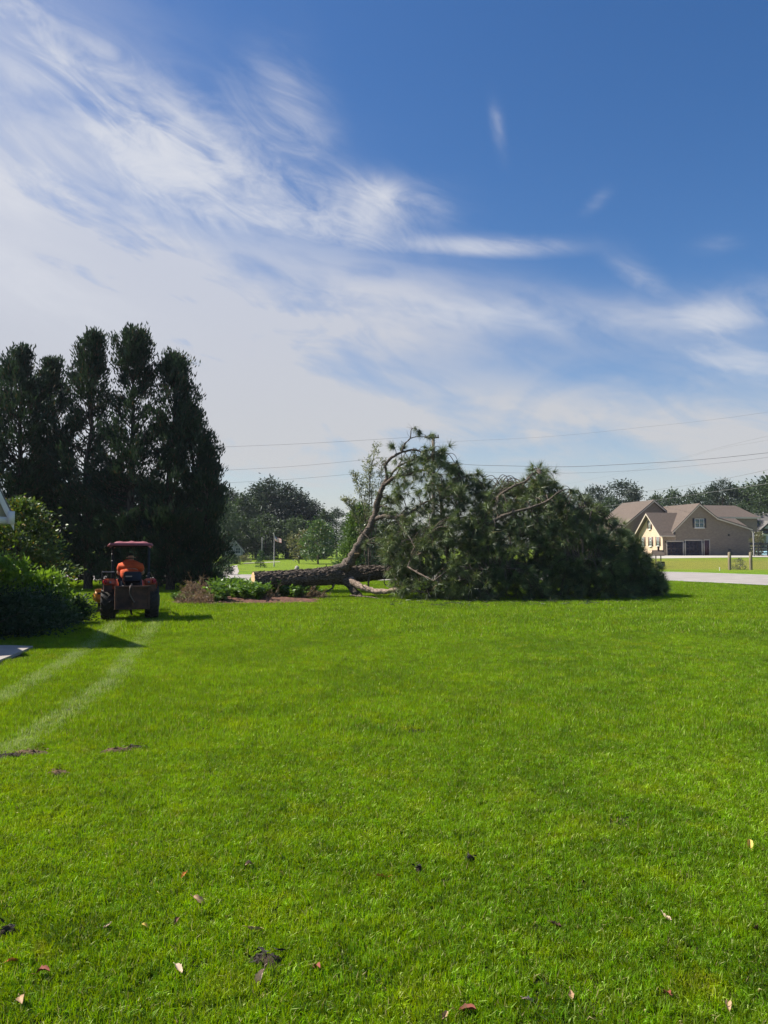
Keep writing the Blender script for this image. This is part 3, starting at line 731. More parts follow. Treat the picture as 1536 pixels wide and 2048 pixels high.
protos = {'pine': [bgtree('pine', s) for s in (41, 42)], 'loosepine': [bgtree('loosepine', s) for s in (43, 44)], 'broad': [bgtree('broad', s) for s in (45, 46)]}
used = set(); BT = []
def place_bg(kind, px, top, Y, wsc, label, group):
    p = protos[kind][len(BT) % 2]; X = (px - 768) / FPX * Y; z = gz(X, Y); H = at(px, top, Y).z - z; h0 = 12.4 if kind == 'broad' else 13.4
    s = H / h0; loc = (X, Y, z - .05); rz = rng.uniform(0, 6.28); sc = (s * wsc, s * wsc, s); BT.append(kind)
    if p.name not in used:
        used.add(p.name); p.location = loc; p.rotation_euler = (0, 0, rz); p.scale = sc; p['label'] = label; p['group'] = group; return p
    return copy_thing(p, loc, rz, sc, label, group)
GL = 'trees beyond the far lawn at left'; GR = 'trees behind the houses at right'; GM = 'distant trees behind the fallen pine'
for k, px, top, Y, ws, lb in (
    ('broad', 428, 985, 112, .8, 'leafy tree showing past the right side of the cedars'),
    ('pine', 458, 978, 128, 1.0, 'dark tree first right of the cedars'),
    ('broad', 486, 992, 124, .75, 'lower rounded tree between two dark pines'),
    ('pine', 512, 968, 131, 1.0, 'dark pine left of the tallest far pine'),
    ('pine', 540, 957, 129, 1.15, 'tallest dark pine of the far left woodland'),
    ('pine', 572, 967, 131, 1.1, 'dark pine just right of the tallest far pine'),
    ('pine', 600, 984, 133, 1.1, 'dark pine on the falling skyline'),
    ('pine', 626, 1001, 130, 1.0, 'shorter dark pine above the small round tree'),
    ('broad', 648, 1022, 128, .8, 'low tree at the dip of the skyline'),
    ('loosepine', 673, 1016, 150, .9, 'small rounded pine standing alone on the skyline'),
    ('broad', 700, 1040, 140, .9, 'low tree behind the yellow-green conifer'),
    ('broad', 470, 1030, 118, 1.2, 'dark understorey tree behind the flagpoles at left'),
    ('broad', 530, 1030, 119, 1.3, 'dark understorey tree behind the bare pole'),
    ('broad', 590, 1035, 119, 1.3, 'dark understorey tree behind the flag'),
    ('broad', 640, 1045, 118, 1.2, 'dark understorey tree behind the small round tree')):
    place_bg(k, px, top, Y, ws, lb, GL)
for px, top in ((745, 1048), (790, 1052), (840, 1050), (890, 1056), (940, 1052), (990, 1050), (1040, 1054), (1090, 1045), (1135, 1020)):
    place_bg('broad', px, top, 150, 1.3, 'distant tree glimpsed through the branches of the fallen pine', GM)
for k, px, top, Y, ws, lb in (
    ('loosepine', 1196, 972, 165, .95, 'loose-crowned pine left of the brown roofs'),
    ('broad', 1170, 1000, 160, .8, 'green tree at the end of the fallen crown'),
    ('loosepine', 1241, 961, 165, 1.05, 'tall loose pine above the left brown roof'),
    ('broad', 1270, 986, 168, .7, 'pale green tree right of the tall loose pine'),
    ('broad', 1222, 1000, 160, .9, 'low green tree under the two loose pines'),
    ('broad', 1315, 990, 162, .9, 'green tree over the ridge of the left roof'),
    ('broad', 1350, 984, 165, .8, 'green tree above the gap between roofs'),
    ('broad', 1388, 982, 160, .8, 'green tree above the garage gable'),
    ('broad', 1420, 978, 163, .8, 'green tree right of the garage gable'),
    ('loosepine', 1446, 958, 158, .75, 'dark round-headed pine rising above the right roofs'),
    ('broad', 1474, 975, 160, .9, 'broad green tree beside the dark pine'),
    ('broad', 1508, 968, 158, 1.0, 'large green tree above the right-hand grey house'),
    ('broad', 1545, 957, 152, 1.1, 'largest green tree at the right edge'),
    ('broad', 1485, 1005, 146, .8, 'lower green tree just behind the right roofs'),
    ('broad', 1600, 965, 155, 1.1, 'green tree beyond the right edge'),
    ('broad', 1665, 960, 155, 1.1, 'green tree further beyond the right edge')):
    place_bg(k, px, top, Y, ws, lb, GR)

# ---- nearer single trees
p = onG(636, 1128.5)
make_tree('young_tree', p, 4.45, 0.75, lambda t: 1.55 * math.sqrt(max(.05, 1 - (2 * t - .75) ** 2 / 1.6)), 75, 42, .24, .15, .26, 'green_tree_leaf', .085,
          'small round green tree on the far lawn', group=None, seed=61, asym=.3)
p = onG(598, 1127); make_tree('young_tree', p, 3.7, .6, lambda t: 1.15 * math.sqrt(max(.05, 1 - (2 * t - .8) ** 2 / 1.5)), 40, 38, .22, .13, .24, 'olive_tree_leaf', .06,
          'olive brown small tree just left of the round green one', seed=62, asym=.4)
p = onG(722, 1139); make_tree('conifer_tree', p, 5.0, .2, lambda t: 1.8 * (1 - t) ** .6 + .15, 260, 60, .28, .09, .25, 'juniper', .14,
          'yellow-green broad conifer behind the leaning limb', seed=63, nl=8, asym=.2)
p = onG(745, 1141); make_tree('conifer_tree', p + Vector((1.2, 1, 0)), 3.6, .1, lambda t: 1.9 * (1 - t) ** .5 + .15, 190, 56, .28, .09, .25, 'cedar_foliage', .14,
          'dark low conifer behind the limb fork', seed=64, nl=8, asym=.2)
p = onG(425, 1135.5); make_tree('spruce_sapling', p, 1.5, .02, lambda t: .42 * (1 - t) ** .8 + .03, 60, 34, .10, .03, .08, 'spruce', .03,
          'tiny dark spruce on the far lawn left of the flagpole', seed=65, nl=4, asym=.15)
bpy.context.view_layer.update()
# move spruce to px 522
for o in S.objects:
    if o.name == 'spruce_sapling': o.location = onG(521, 1135.0)

# willow-like saplings behind the limb
def sapling():
    g = np.random.default_rng(71); b = onG(738, 1184); b.y = 30.0; b.x = (738 - 768) / FPX * 30; b.z = 0
    t = empty('willow_sapling', b, label='slender pale-leaved saplings left of the raised limb', cat='tree')
    bl, LP, LD = [], [], []
    stems = [([(738, 1150), (738, 1050), (740, 960), (752, 895)], .03), ([(736, 1150), (733, 1060), (722, 990), (710, 950)], .022), ([(740, 1150), (744, 1040), (742, 980), (734, 930)], .024),
             ([(735, 1150), (724, 1070), (706, 1020), (690, 1002)], .018), ([(742, 1150), (752, 1060), (762, 990), (764, 925)], .02)]
    for pix, r in stems:
        pts = [at(x, y, 30 + g.normal(0, .12)) - b for x, y in pix]; tb(bl, pts, [r, r * .8, r * .55, .005], 5, 5, g=g)
        P, _ = smooth_path(pts, [1] * 4, 8)
        for k in range(8, len(P)):
            dens = 3 if k < 13 else 6
            for _ in range(dens):
                a = rdir(1, g)[0]; L = g.uniform(.15, .5) * (1.15 - .5 * k / len(P)); e = P[k] + unit(a * (1, 1, .4) + (0, 0, .55)) * L
                if g.uniform() < .5: tb(bl, [P[k], (P[k] + e) / 2, e], [.006, .004, .002], 3, 1, cap=False, g=g)
                m = 8; s = g.uniform(.3, 1, m)[:, None]
                LP.append(P[k] * (1 - s) + e * s + g.normal(0, .03, (m, 3))); LD.append(unit(e - P[k]) * .5 + rdir(m, g) * .7 + (0, 0, .25))
    P = np.concatenate(LP); D = np.concatenate(LD); s = g.uniform(.6, 1.3, len(P))
    npmesh('stem', bl, ['pine_limb_bark'], t, True); V, F = leaves(P, D, .105 * s, .030 * s, g=g); npmesh('foliage', [(V, F, 0)], ['willow_leaf'], t)
sapling()

# ================================================================== FALLEN PINE
def fallen_pine():
    g = np.random.default_rng(81)
    base = at(507, 1160, 26.3); root = empty('fallen_pine_tree', (base.x, base.y, 0), 0, label='large uprooted-looking pine lying across the lawn with sawn butt end', cat='tree')
    O = Vector((base.x, base.y, 0))
    def W3(px, py, Y): return np.array(at(px, py, Y) - O)
    # trunk
    tp = [W3(506, 1161, 26.3), W3(560, 1159, 26.65), W3(620, 1155, 27.05), W3(680, 1150, 27.5), W3(730, 1147, 27.8), W3(790, 1144, 28.0), W3(880, 1138, 28.0), W3(1000, 1130, 28.0), W3(1120, 1138, 28.0), W3(1240, 1155, 28.2)]
    tr = [.29, .285, .285, .33, .27, .235, .20, .16, .11, .05]
    P, Rr = smooth_path(tp, tr, 14); bl = []
    for V, F in tube(P, Rr, 36, raw=True, cap=False, g=g):
        V = np.array(V); k = V.reshape(len(P), 36, 3); c = P[:, None, :]; d = k - c; th = np.arange(36)
        nz = np.zeros((len(P), 36))
        for q in range(30):
            nz += np.sin(th * g.integers(3, 16) / 36 * 2 * math.pi + np.arange(len(P))[:, None] * g.uniform(-.9, .9) + g.uniform(0, 6)) * .012
        nz += g.normal(0, .022, nz.shape); k = c + d * (1 + nz[..., None] * 1.15)
        bl.append((k.reshape(-1, 3), F, 0))
    # loose bark plates lifting along the upper side
    for _ in range(420):
        i = g.integers(2, int(len(P) * .55)); th = g.uniform(-.2, 1.9); T = unit(P[i + 1] - P[i]); a = np.cross(T, (0, 0, 1)); a = unit(a)
        n_ = a * math.cos(th + .3) * (1 if g.uniform() < .8 else -1) + np.array([0, 0, 1]) * math.sin(th + .3); c = P[i] + n_ * Rr[i] * 1.0
        sd = np.cross(n_, T); L = g.uniform(.06, .26); wv = g.uniform(.02, .05); lift = g.uniform(.005, .05)
        dd = unit(T + sd * g.normal(0, .25))
        Vp = np.array([c - dd * L / 2 - sd * wv, c - dd * L / 2 + sd * wv, c + dd * L / 2 + sd * wv * .5 + n_ * lift, c + dd * L / 2 - sd * wv * .5 + n_ * lift]); bl.append((np.vstack([Vp, Vp - n_ * .02]), [[0, 1, 2, 3], [0, 1, 5, 4], [1, 2, 6, 5], [2, 3, 7, 6], [3, 0, 4, 7]], 0))
    trunk = npmesh('trunk', bl, ['pine_bark'], root, True)
    # cut face: disc turned to the left, growth rings in geometry
    T = unit(P[1] - P[0]); prof = [(0, -.004)] + [(r, -.004 - .004 * (i % 2)) for i, r in enumerate(np.linspace(.03, .265, 9))] + [(.283, .01)]
    V, F = lathe(prof, 32, 'x'); Mr = np.array(Vector((1, 0, 0)).rotation_difference(Vector(T)).to_matrix()); V = V @ Mr.T + P[0]
    npmesh('cut_face', [(V, F, 0)], ['cut_wood'], root)
    # limbs
    limbs = []
    def limb(pts, rad, mat='pine_limb_bark', rough=.06, n=6, sides=9):
        pts3 = [W3(*p) for p in pts]; b = []; PP, RR = smooth_path(pts3, rad, n)
        PP = PP + g.normal(0, 1, PP.shape) * RR[:, None] * .16; RR = RR * g.uniform(.9, 1.12, len(RR))
        for V, F in tube(PP, RR, sides + 3, raw=True, rough=rough + .05, g=g): b.append((V, F, 0))
        for _ in range(int(len(PP) * .22)):          # broken side stubs and snags
            k = g.integers(1, len(PP) - 1); d = unit(rdir(1, g)[0] + (0, 0, .4)); L = g.uniform(.06, .38); rr_ = min(.03, RR[k] * .4)
            tb(b, [PP[k], PP[k] + d * L * .5 + g.normal(0, .02, 3), PP[k] + d * L], [rr_, rr_ * .7, rr_ * .35], 5, 2, g=g)
        npmesh('branch', b, [mat], root, True); limbs.append((PP, RR)); return PP
    limb([(640, 1147, 27.4), (690, 1131, 27.3), (708, 1108, 27.3), (732, 1066, 27.3), (750, 1031, 27.3), (757, 996, 27.2), (768, 968, 27.2), (774, 955, 27.2), (771, 931, 27.1), (784, 915, 27.1), (810, 902.5, 27.0), (836, 901, 27.0), (857, 917, 26.9)],
         [.09, .19, .155, .125, .115, .092, .072, .058, .05, .045, .04, .03, .012], 'pine_limb_bark', .09)
    limb([(765, 974, 27.2), (789, 954.6, 27.0), (815, 949, 26.8), (847, 940, 26.6), (880, 950, 26.4)], [.07, .055, .045, .035, .01])
    limb([(772, 962, 27.2), (794, 936, 27.3), (810, 926, 27.4), (836, 918, 27.5), (867, 918, 27.6), (900, 930, 27.7)], [.05, .04, .035, .03, .022, .008])
    limb([(803, 903, 27.0), (810, 887, 27.0), (820.5, 876, 26.9), (822, 861, 26.9), (826, 857, 26.9), (833, 858, 26.8), (838, 866, 26.8)], [.03, .025, .02, .014, .012, .01, .007])
    limb([(820, 877, 26.9), (835, 873, 27.1), (850, 874, 27.3), (862, 872, 27.4)], [.018, .014, .011, .006])
    limb([(792, 910, 27.1), (792, 903, 27.1), (788, 894, 27.1), (785, 892, 27.1)], [.015, .011, .007, .003])
    limb([(793, 950, 27.2), (802, 925, 27.3), (803, 905, 27.3), (806, 896, 27.3)], [.02, .015, .01, .006])
    limb([(748, 1038, 27.3), (766, 1033, 27.0), (792, 1035, 26.7), (810, 1029, 26.5), (826, 1022, 26.4), (852, 1004, 26.3), (880, 1000, 26.2)], [.085, .075, .065, .055, .045, .03, .012])
    limb([(790, 1036, 26.7), (806, 1060, 26.4), (822, 1080, 26.0), (835, 1110, 25.6)], [.03, .025, .02, .008], 'pale_limb_bark')
    limb([(900, 1136, 27.6), (890, 1070, 27.6), (883, 991, 27.4), (906, 975, 27.3), (925, 955, 27.2), (940, 952, 27.1), (956, 948, 27.0)], [.09, .07, .05, .04, .025, .018, .008])
    limb([(960, 1132, 27.7), (965, 1070, 27.6), (979, 1014, 27.3), (1000, 991, 26.2), (1026, 973, 25.9), (1052, 962, 25.8), (1065, 948, 25.8), (1074, 945, 25.8), (1082, 956, 25.8)], [.10, .08, .06, .05, .04, .03, .018, .012, .006])
    limb([(940, 1132, 27.0), (960, 1060, 26.0), (987, 1044, 25.7), (1008, 1031, 25.6), (1045, 1020, 25.5), (1091, 1004, 25.6), (1115, 986, 25.4), (1135, 978, 25.6), (1150, 984, 25.8)], [.09, .075, .06, .055, .045, .035, .025, .016, .006])
    limb([(985, 1014, 27.2), (1015, 990, 27.2), (1045, 970, 27.3), (1060, 960, 27.3), (1085, 968, 27.4)], [.03, .028, .02, .014, .005])
    limb([(1060, 1133, 27.9), (1090, 1080, 27.6), (1130, 1030, 27.4), (1165, 1014, 27.3), (1185, 1022, 27.2)], [.07, .055, .04, .025, .008])
    limb([(700, 1160, 27.3), (721, 1173, 26.9), (747, 1182, 26.6), (778, 1183, 26.3), (805, 1178, 26.1), (850, 1185, 25.9)], [.12, .105, .095, .085, .075, .03], 'pale_limb_bark', .1)
    limb([(688, 1158, 27.4), (705, 1178, 27.2), (722, 1196, 27.0)], [.17, .13, .10], 'pine_bark', .1)
    limb([(622, 1166, 27.4), (626, 1174, 27.2), (622, 1180, 27.2)], [.10, .06, .03], 'pine_bark', .1)
    limb([(668, 1166, 27.3), (665, 1176, 27.1), (650, 1184, 26.8), (636, 1192, 26.6)], [.05, .03, .022, .01])
    limb([(740, 1150, 27.3), (737, 1165, 27.2), (737, 1176, 27.2)], [.035, .03, .025], 'pine_bark')
    limb([(768, 1150, 27.3), (770, 1168, 27.0), (785, 1176, 26.8), (798, 1170, 26.6)], [.02, .016, .012, .006])
    limb([(815, 1134, 25.4), (840, 1148, 25.2), (868, 1162, 25.0)], [.03, .028, .015], 'pale_limb_bark')
    limb([(820, 1118, 25.9), (830, 1095, 25.7), (848, 1074, 25.6), (860, 1068, 25.6)], [.03, .03, .025, .01])
    limb([(940, 1165, 25.0), (958, 1150, 25.0), (980, 1134, 25.2), (1010, 1138, 25.4)], [.022, .025, .025, .012], 'pale_limb_bark')
    limb([(1145, 1123, 25.9), (1170, 1118, 26.0), (1195, 1121, 26.2)], [.02, .02, .01], 'pale_limb_bark')
    limb([(722, 1064, 27.2), (738, 1078, 27.0), (733, 1088, 26.9)], [.018, .014, .01])
    limb([(700, 1190, 26.4), (730, 1193, 26.2), (752, 1196, 26.1), (764, 1200, 26.0)], [.012, .014, .012, .006], 'pale_limb_bark')
    # splinter at the torn limb
    b = []; c = W3(714, 1107, 27.05); bev(b, *(c + (.0, 0, 0)), .16, .03, .035, .01); npmesh('splinter', b, ['cut_wood'], root)
    # ---------- crown: branchlets and needle tufts
    top = [(768, 1010), (785, 975), (800, 935), (812, 915), (835, 908), (862, 905), (885, 908), (916, 940), (925, 965), (950, 958), (985, 968), (1005, 965), (1030, 975), (1055, 962), (1080, 952), (1100, 968), (1130, 982), (1165, 1008), (1200, 1022), (1222, 1052), (1262, 1080), (1288, 1105), (1300, 1135), (1318, 1155), (1322, 1182)]
    bot = [(768, 1115), (800, 1185), (850, 1202), (900, 1207), (1000, 1206), (1100, 1203), (1200, 1197), (1290, 1194), (1322, 1190)]
    tx, ty = np.array(top).T; bx, by = np.array(bot).T
    cy = lambda x: 27.4 + (x - 900) * .0016            # axis depth
    hd = lambda x: np.interp(x, [768, 830, 900, 1050, 1200, 1290, 1325], [.9, 1.9, 2.6, 2.6, 2.2, 1.5, .5])
    VOID = [(887, 1012, 24), (838, 990, 20), (805, 1012, 22), (950, 1002, 16), (860, 935, 14), (815, 955, 16), (1020, 1000, 13), (785, 1062, 18), (1090, 985, 10), (1180, 1050, 12), (1240, 1110, 12)]
    def surf_point(u=None, shell=.65):
        while True:
            x = g.uniform(768, 1322); yt = np.interp(x, tx, ty); yb = np.interp(x, bx, by); v = g.uniform(0, 1)
            # thinner at the upper left (see-through)
            if x < 880 and v < .55 and g.uniform() < .22: continue
            if x < 800 and g.uniform() < .35: continue
            y = yt + (yb - yt) * v
            if any(((x - a) / q) ** 2 + ((y - b_) / q) ** 2 < g.uniform(.3, 1.3) for a, b_, q in VOID) and g.uniform() < .8: continue
            y += g.normal(0, 5)
            # cross-section as a half-barrel: full depth at ground, narrowing to the top
            dep = hd(x) * math.sqrt(max(.04, 1 - (1 - v) ** 2.2)); s = g.uniform(-1, 1); s = math.copysign(abs(s) ** shell, s); 
            if s > .3 and g.uniform() < .35: s = -s
            Y = cy(x) + dep * s - (.0 if v < .8 else .1)
            # keep above ground
            p = W3(x, y, Y)
            if p[2] < .04: p[2] = g.uniform(.03, .25)
            return p, (x, y, v)
    axisP = P
    twigs, tufts, tdir = [], [], []
    # tips on named limbs
    for PP, RR in limbs:
        if RR[-1] > .013 or PP[-1][2] < .2: continue
        for k in (1, 2, 3, 5):
            if k < len(PP): tufts.append(PP[-k] + g.normal(0, .03, 3)); tdir.append(unit(PP[-1] - PP[-min(len(PP), 4)]) + (0, 0, -.2 if k > 1 else 0))
    # bare arching twig ends that curl over the skyline and carry a single tuft
    for x0 in list(g.uniform(925, 1240, 26)) + list(g.uniform(800, 920, 9)):
        yt = np.interp(x0, tx, ty); Yd = cy(x0) + g.uniform(-.9, .4); dx = g.uniform(10, 30) * (1 if g.uniform() < .75 else -1); up_ = g.uniform(6, 16)
        pts = [W3(x0 - dx, yt + 26, Yd), W3(x0 - dx * .4, yt + 4, Yd), W3(x0 + dx * .1, yt - up_, Yd), W3(x0 + dx * .6, yt - up_ * .8, Yd), W3(x0 + dx * .9, yt + 4, Yd)]
        tb(twigs, pts, [.018, .015, .012, .010, .007], 5, 4, cap=False, g=g)
        for k_ in (0, 1): tufts.append(pts[-1] + g.normal(0, .04, 3)); tdir.append(unit(pts[-1] - pts[-2]) + (0, 0, -.3))
    clusters = []
    for _ in range(1250):
        e, (x, y, v) = surf_point()
        # parent: nearest point among limbs/trunk axis
        best, bd = None, 1e9
        for PP, RR in limbs + [(axisP[int(len(axisP) * .5):], None)]:
            d = np.linalg.norm(PP - e, axis=1); k = d.argmin()
            if .25 < d[k] < bd: bd = d[k]; best = PP[k]
        if best is None: continue
        if bd > 1.9: best = e + (best - e) * (1.9 / bd); bd = 1.9
        arch = min(.32, bd * .22)
        pts = [best, best * .62 + e * .38 + (0, 0, arch), best * .25 + e * .75 + (0, 0, arch * .9), e]
        tb(twigs, pts, [.015 + bd * .010, .016, .012, .006], 5, 3, cap=False, g=g)
        PPs, _ = smooth_path(pts, [1] * 4, 4)
        clusters.append((PPs, e, v))
    for PPs, e, v in clusters:
        nt = g.integers(3, 7)
        for q in range(nt):
            s = 1 - abs(g.normal(0, .33)); s = max(.25, s); base_ = np.array([np.interp(s * (len(PPs) - 1), np.arange(len(PPs)), PPs[:, k]) for k in range(3)])
            out = unit(PPs[-1] - PPs[-3]); a = rdir(1, g)[0]; d = unit(out * .6 + a * .8 + np.array([0, -.15, .05])); L = g.uniform(.08, .42) if q else .05
            tip = base_ + d * L
            if tip[2] < .06: tip[2] = .06 + g.uniform(0, .1)
            if q: tb(twigs, [base_, base_ * .5 + tip * .5 + (0, 0, .03), tip], [.007, .006, .004], 3, 2, cap=False, g=g)
            tufts.append(tip); tdir.append(d + (0, 0, .1))
    tufts = np.array(tufts); tdir = unit(np.array(tdir)); print('tufts', len(tufts))
    nn = 52; idx = np.repeat(np.arange(len(tufts)), nn)
    spread_ = g.uniform(.55, 1.6, len(idx))[:, None]
    D = unit(tdir[idx] + rdir(len(idx), g) * spread_); D[:, 2] -= g.uniform(.0, .25, len(idx)); L = g.uniform(.22, .34, len(idx)) * np.repeat(g.uniform(.8, 1.15, len(tufts)), nn)
    Pn_ = tufts[idx] - tdir[idx] * (g.uniform(0, .05, len(idx))[:, None])
    V, F = needles(Pn_, D, L, .0135, g)
    tuftv = np.repeat(np.repeat(g.uniform(0, 1, len(tufts)) ** 1.15, nn), 3)
    V[:, 2] = np.maximum(V[:, 2], .012)
    npmesh('twig', twigs, ['pine_limb_bark'], root, kind='stuff'); nd_ = npmesh('needles', [(V, F, 0)], ['pine_needles'], root, kind='stuff')
    a_ = nd_.data.attributes.new('tuft', 'FLOAT', 'POINT'); a_.data.foreach_set('value', tuftv.astype(np.float32))
    # torn twigs and needle litter on the lawn in front of the crown
    lt = []; LP, LD = [], []
    for _ in range(170):
        x = g.uniform(770, 1330); p = onG(x, g.uniform(1196, 1214) - max(0, x - 1150) * .08); L = g.uniform(.06, .3); a = g.uniform(0, 6.28); q = np.array(p - O) + (0, 0, .05)
        d = np.array([math.cos(a), math.sin(a), g.uniform(-.05, .15)]) * L; tb(lt, [q, q + d * .5 + (0, 0, .02), q + d], [.006, .005, .003], 3, 1, cap=False, g=g)
        m_ = 10; LP.append(q + d + g.normal(0, .02, (m_, 3))); LD.append(unit(d) + rdir(m_, g) * (.9, .9, .3))
    LP = np.concatenate(LP); LP[:, 2] = np.maximum(LP[:, 2], .04)
    npmesh('twig_litter', lt, ['pine_limb_bark'], root, kind='stuff'); V, F = needles(LP, np.concatenate(LD), .18, .012, g); V[:, 2] = np.maximum(V[:, 2], .03); npmesh('needle_litter', [(V, F, 0)], ['pine_needles'], root, kind='stuff')
    # stump and sawdust
    s = at(486, 1172, 28.9); V, F = lathe([(.36, 0), (.31, .08), (.28, .22), (.275, .27)], 22); V2, F2 = lathe([(.275, .27), (.14, .276), (.002, .274)], 22)
    st = empty('tree_stump', (s.x, s.y, 0), label='low fresh stump with pale top behind the leafy bed', cat='stump')
    npmesh('stump_bark', [(V * (1, 1, 1.5), F, 0)], ['pine_bark'], st, True); npmesh('cut_face', [(V2 * (1, 1, 1.5), F2, 0)], ['cut_wood'], st)
    mound('sawdust_pile', base.x - .2, base.y - .5, .55, .3, .05, 'sawdust', 'pale sawdust scattered below the sawn butt end', cat='sawdust', kind='stuff', seed=8)
fallen_pine()

# ================================================================== HOUSES AT RIGHT
TH = R(12); HU = Vector((math.cos(TH), math.sin(TH), 0)); HV = Vector((-math.sin(TH), math.cos(TH), 0)); HN = -HV
H0 = onG(1326, 1111.3)
def LF(px, py, y=0.0):
    p = onplane(px, py, H0 + HV * y, HN) - H0; return p.dot(HU), p.z
def LS(px, py, x=0.0):
    p = onplane(px, py, H0 + HU * x, -HU) - H0; return p.dot(HV), p.z
def prism(poly, y0, y1, axis='y'):
    n = len(poly); V = [(a, y0, b) for a, b in poly] + [(a, y1, b) for a, b in poly]
    if axis == 'x': V = [(y, a, b) for a, y, b in V]
    F = [list(range(n)), list(range(2 * n - 1, n - 1, -1))] + [[i, i + n, (i + 1) % n + n, (i + 1) % n] for i in range(n)]
    return V, F
def polymesh(name, parts, mats, parent, **k):
    me = bpy.data.meshes.new(name); V, F, mi = [], [], []
    for v, f, i in parts:
        F += [[a + len(V) for a in q] for q in f]; V += [tuple(p) for p in v]; mi += [i] * len(f)
    me.from_pydata(V, [], F); me.polygons.foreach_set('material_index', mi)
    for m in (mats if isinstance(mats, (list, tuple)) else [mats]): me.materials.append(MATS[m])
    me.update(); o = bpy.data.objects.new(name, me); COL.objects.link(o); o.parent = parent
    import bmesh
    bm = bmesh.new(); bm.from_mesh(me); bmesh.ops.recalc_face_normals(bm, faces=bm.faces); bm.to_mesh(me); bm.free()
    return tag(o, **k)
def roof_slab(name, prof, y0, y1, th, mat, parent, axis='y', trim='cream_trim'):
    """prof: polyline (a, z) of roof line; slab of thickness th, with trim boards along the end at y0"""
    parts = []
    lo = [(a, z - th) for a, z in prof]
    parts.append((*prism(prof + lo[::-1], y0, y1, axis), 0))
    o = polymesh(name, parts, [mat], parent)
    tr = [(a, z - th - .002) for a, z in prof]; tr2 = [(a, z - th - .20) for a, z in prof]
    polymesh('fascia', [(*prism(tr + tr2[::-1], y0 - .0, y0 + .05, axis), 0)], [trim], o)
    return o
def opening(parent, name, a0, a1, z0, z1, face='front', off=0.0, kind='window', shut=None, nx=2, ny=2, trimmat='white_trim', panemat='window_glass', sill=True, fw=.07):
    def mp(V):
        V = np.array(V, float)
        if face == 'front': return np.stack([V[:, 0], off - V[:, 1], V[:, 2]], -1)
        return np.stack([off - V[:, 1], V[:, 0], V[:, 2]], -1)
    def bx(a, b, c, d, e0, e1, mi=0):
        V, F = box((a + b) / 2, (e0 + e1) / 2, (c + d) / 2, b - a, e1 - e0, d - c); return (mp(V), F, mi)
    fr = [bx(a0, a1, z0, z0 + fw, 0.004, .07), bx(a0, a1, z1 - fw, z1, 0.004, .07), bx(a0, a0 + fw, z0 + fw, z1 - fw, 0.004, .068), bx(a1 - fw, a1, z0 + fw, z1 - fw, 0.004, .068)]
    for i in range(1, nx): a = a0 + (a1 - a0) * i / nx; fr.append(bx(a - fw * .4, a + fw * .4, z0 + fw, z1 - fw, .004, .06))
    for i in range(1, ny): z = z0 + (z1 - z0) * i / ny; fr.append(bx(a0 + fw, a1 - fw, z - fw * .35, z + fw * .35, .004, .055))
    w_ = npmesh(name, fr, [trimmat], parent)
    for i in range(nx):
        for j in range(ny):
            pa, pb = a0 + (a1 - a0) * i / nx + .03, a0 + (a1 - a0) * (i + 1) / nx - .03; za, zb = z0 + (z1 - z0) * j / ny + .02, z0 + (z1 - z0) * (j + 1) / ny - .02
            npmesh('pane', [bx(pa, pb, za, zb, .002, .02)], [panemat], w_)
    if sill: npmesh('sill', [bx(a0 - .05, a1 + .05, z0 - .16, z0 - .004, .002, .14)], ['white_trim'], w_)
    if shut:
        for s0, s1 in ((a0 - .34, a0 - .02), (a1 + .02, a1 + .34)): npmesh('shutter', [bx(s0, s1, z0 - .03, z1 + .03, .003, .06)], [shut], parent)
    return w_
hs = empty('brick_house', H0, TH, label='pale brick house with brown roofs and two dark garage doors', cat='house')
xe, ze = LF(1344, 1062.5); xa, za = LF(1397, 1006.5); xb, zb = LF(1432, 1034.5); xc, zc = LF(1500, 1056); ze = zc_ = ze
gd = 9.0
wall = [(0, -.3), (0, ze - .1), (xe, ze - .1), (xa, za - .25), (xb, zb - .2), (xc - .15, zc - .2), (xc - .15, -.3)]
polymesh('garage_wall', [(*prism(wall, 0, gd), 0)], ['brick_shaded'], hs)
roof_slab('garage_roof', [(xe - .1, ze), (xa, za), (xb, zb), (xc + .2, zc - .05)], -.35, gd + .3, .14, 'brown_shingle', hs)
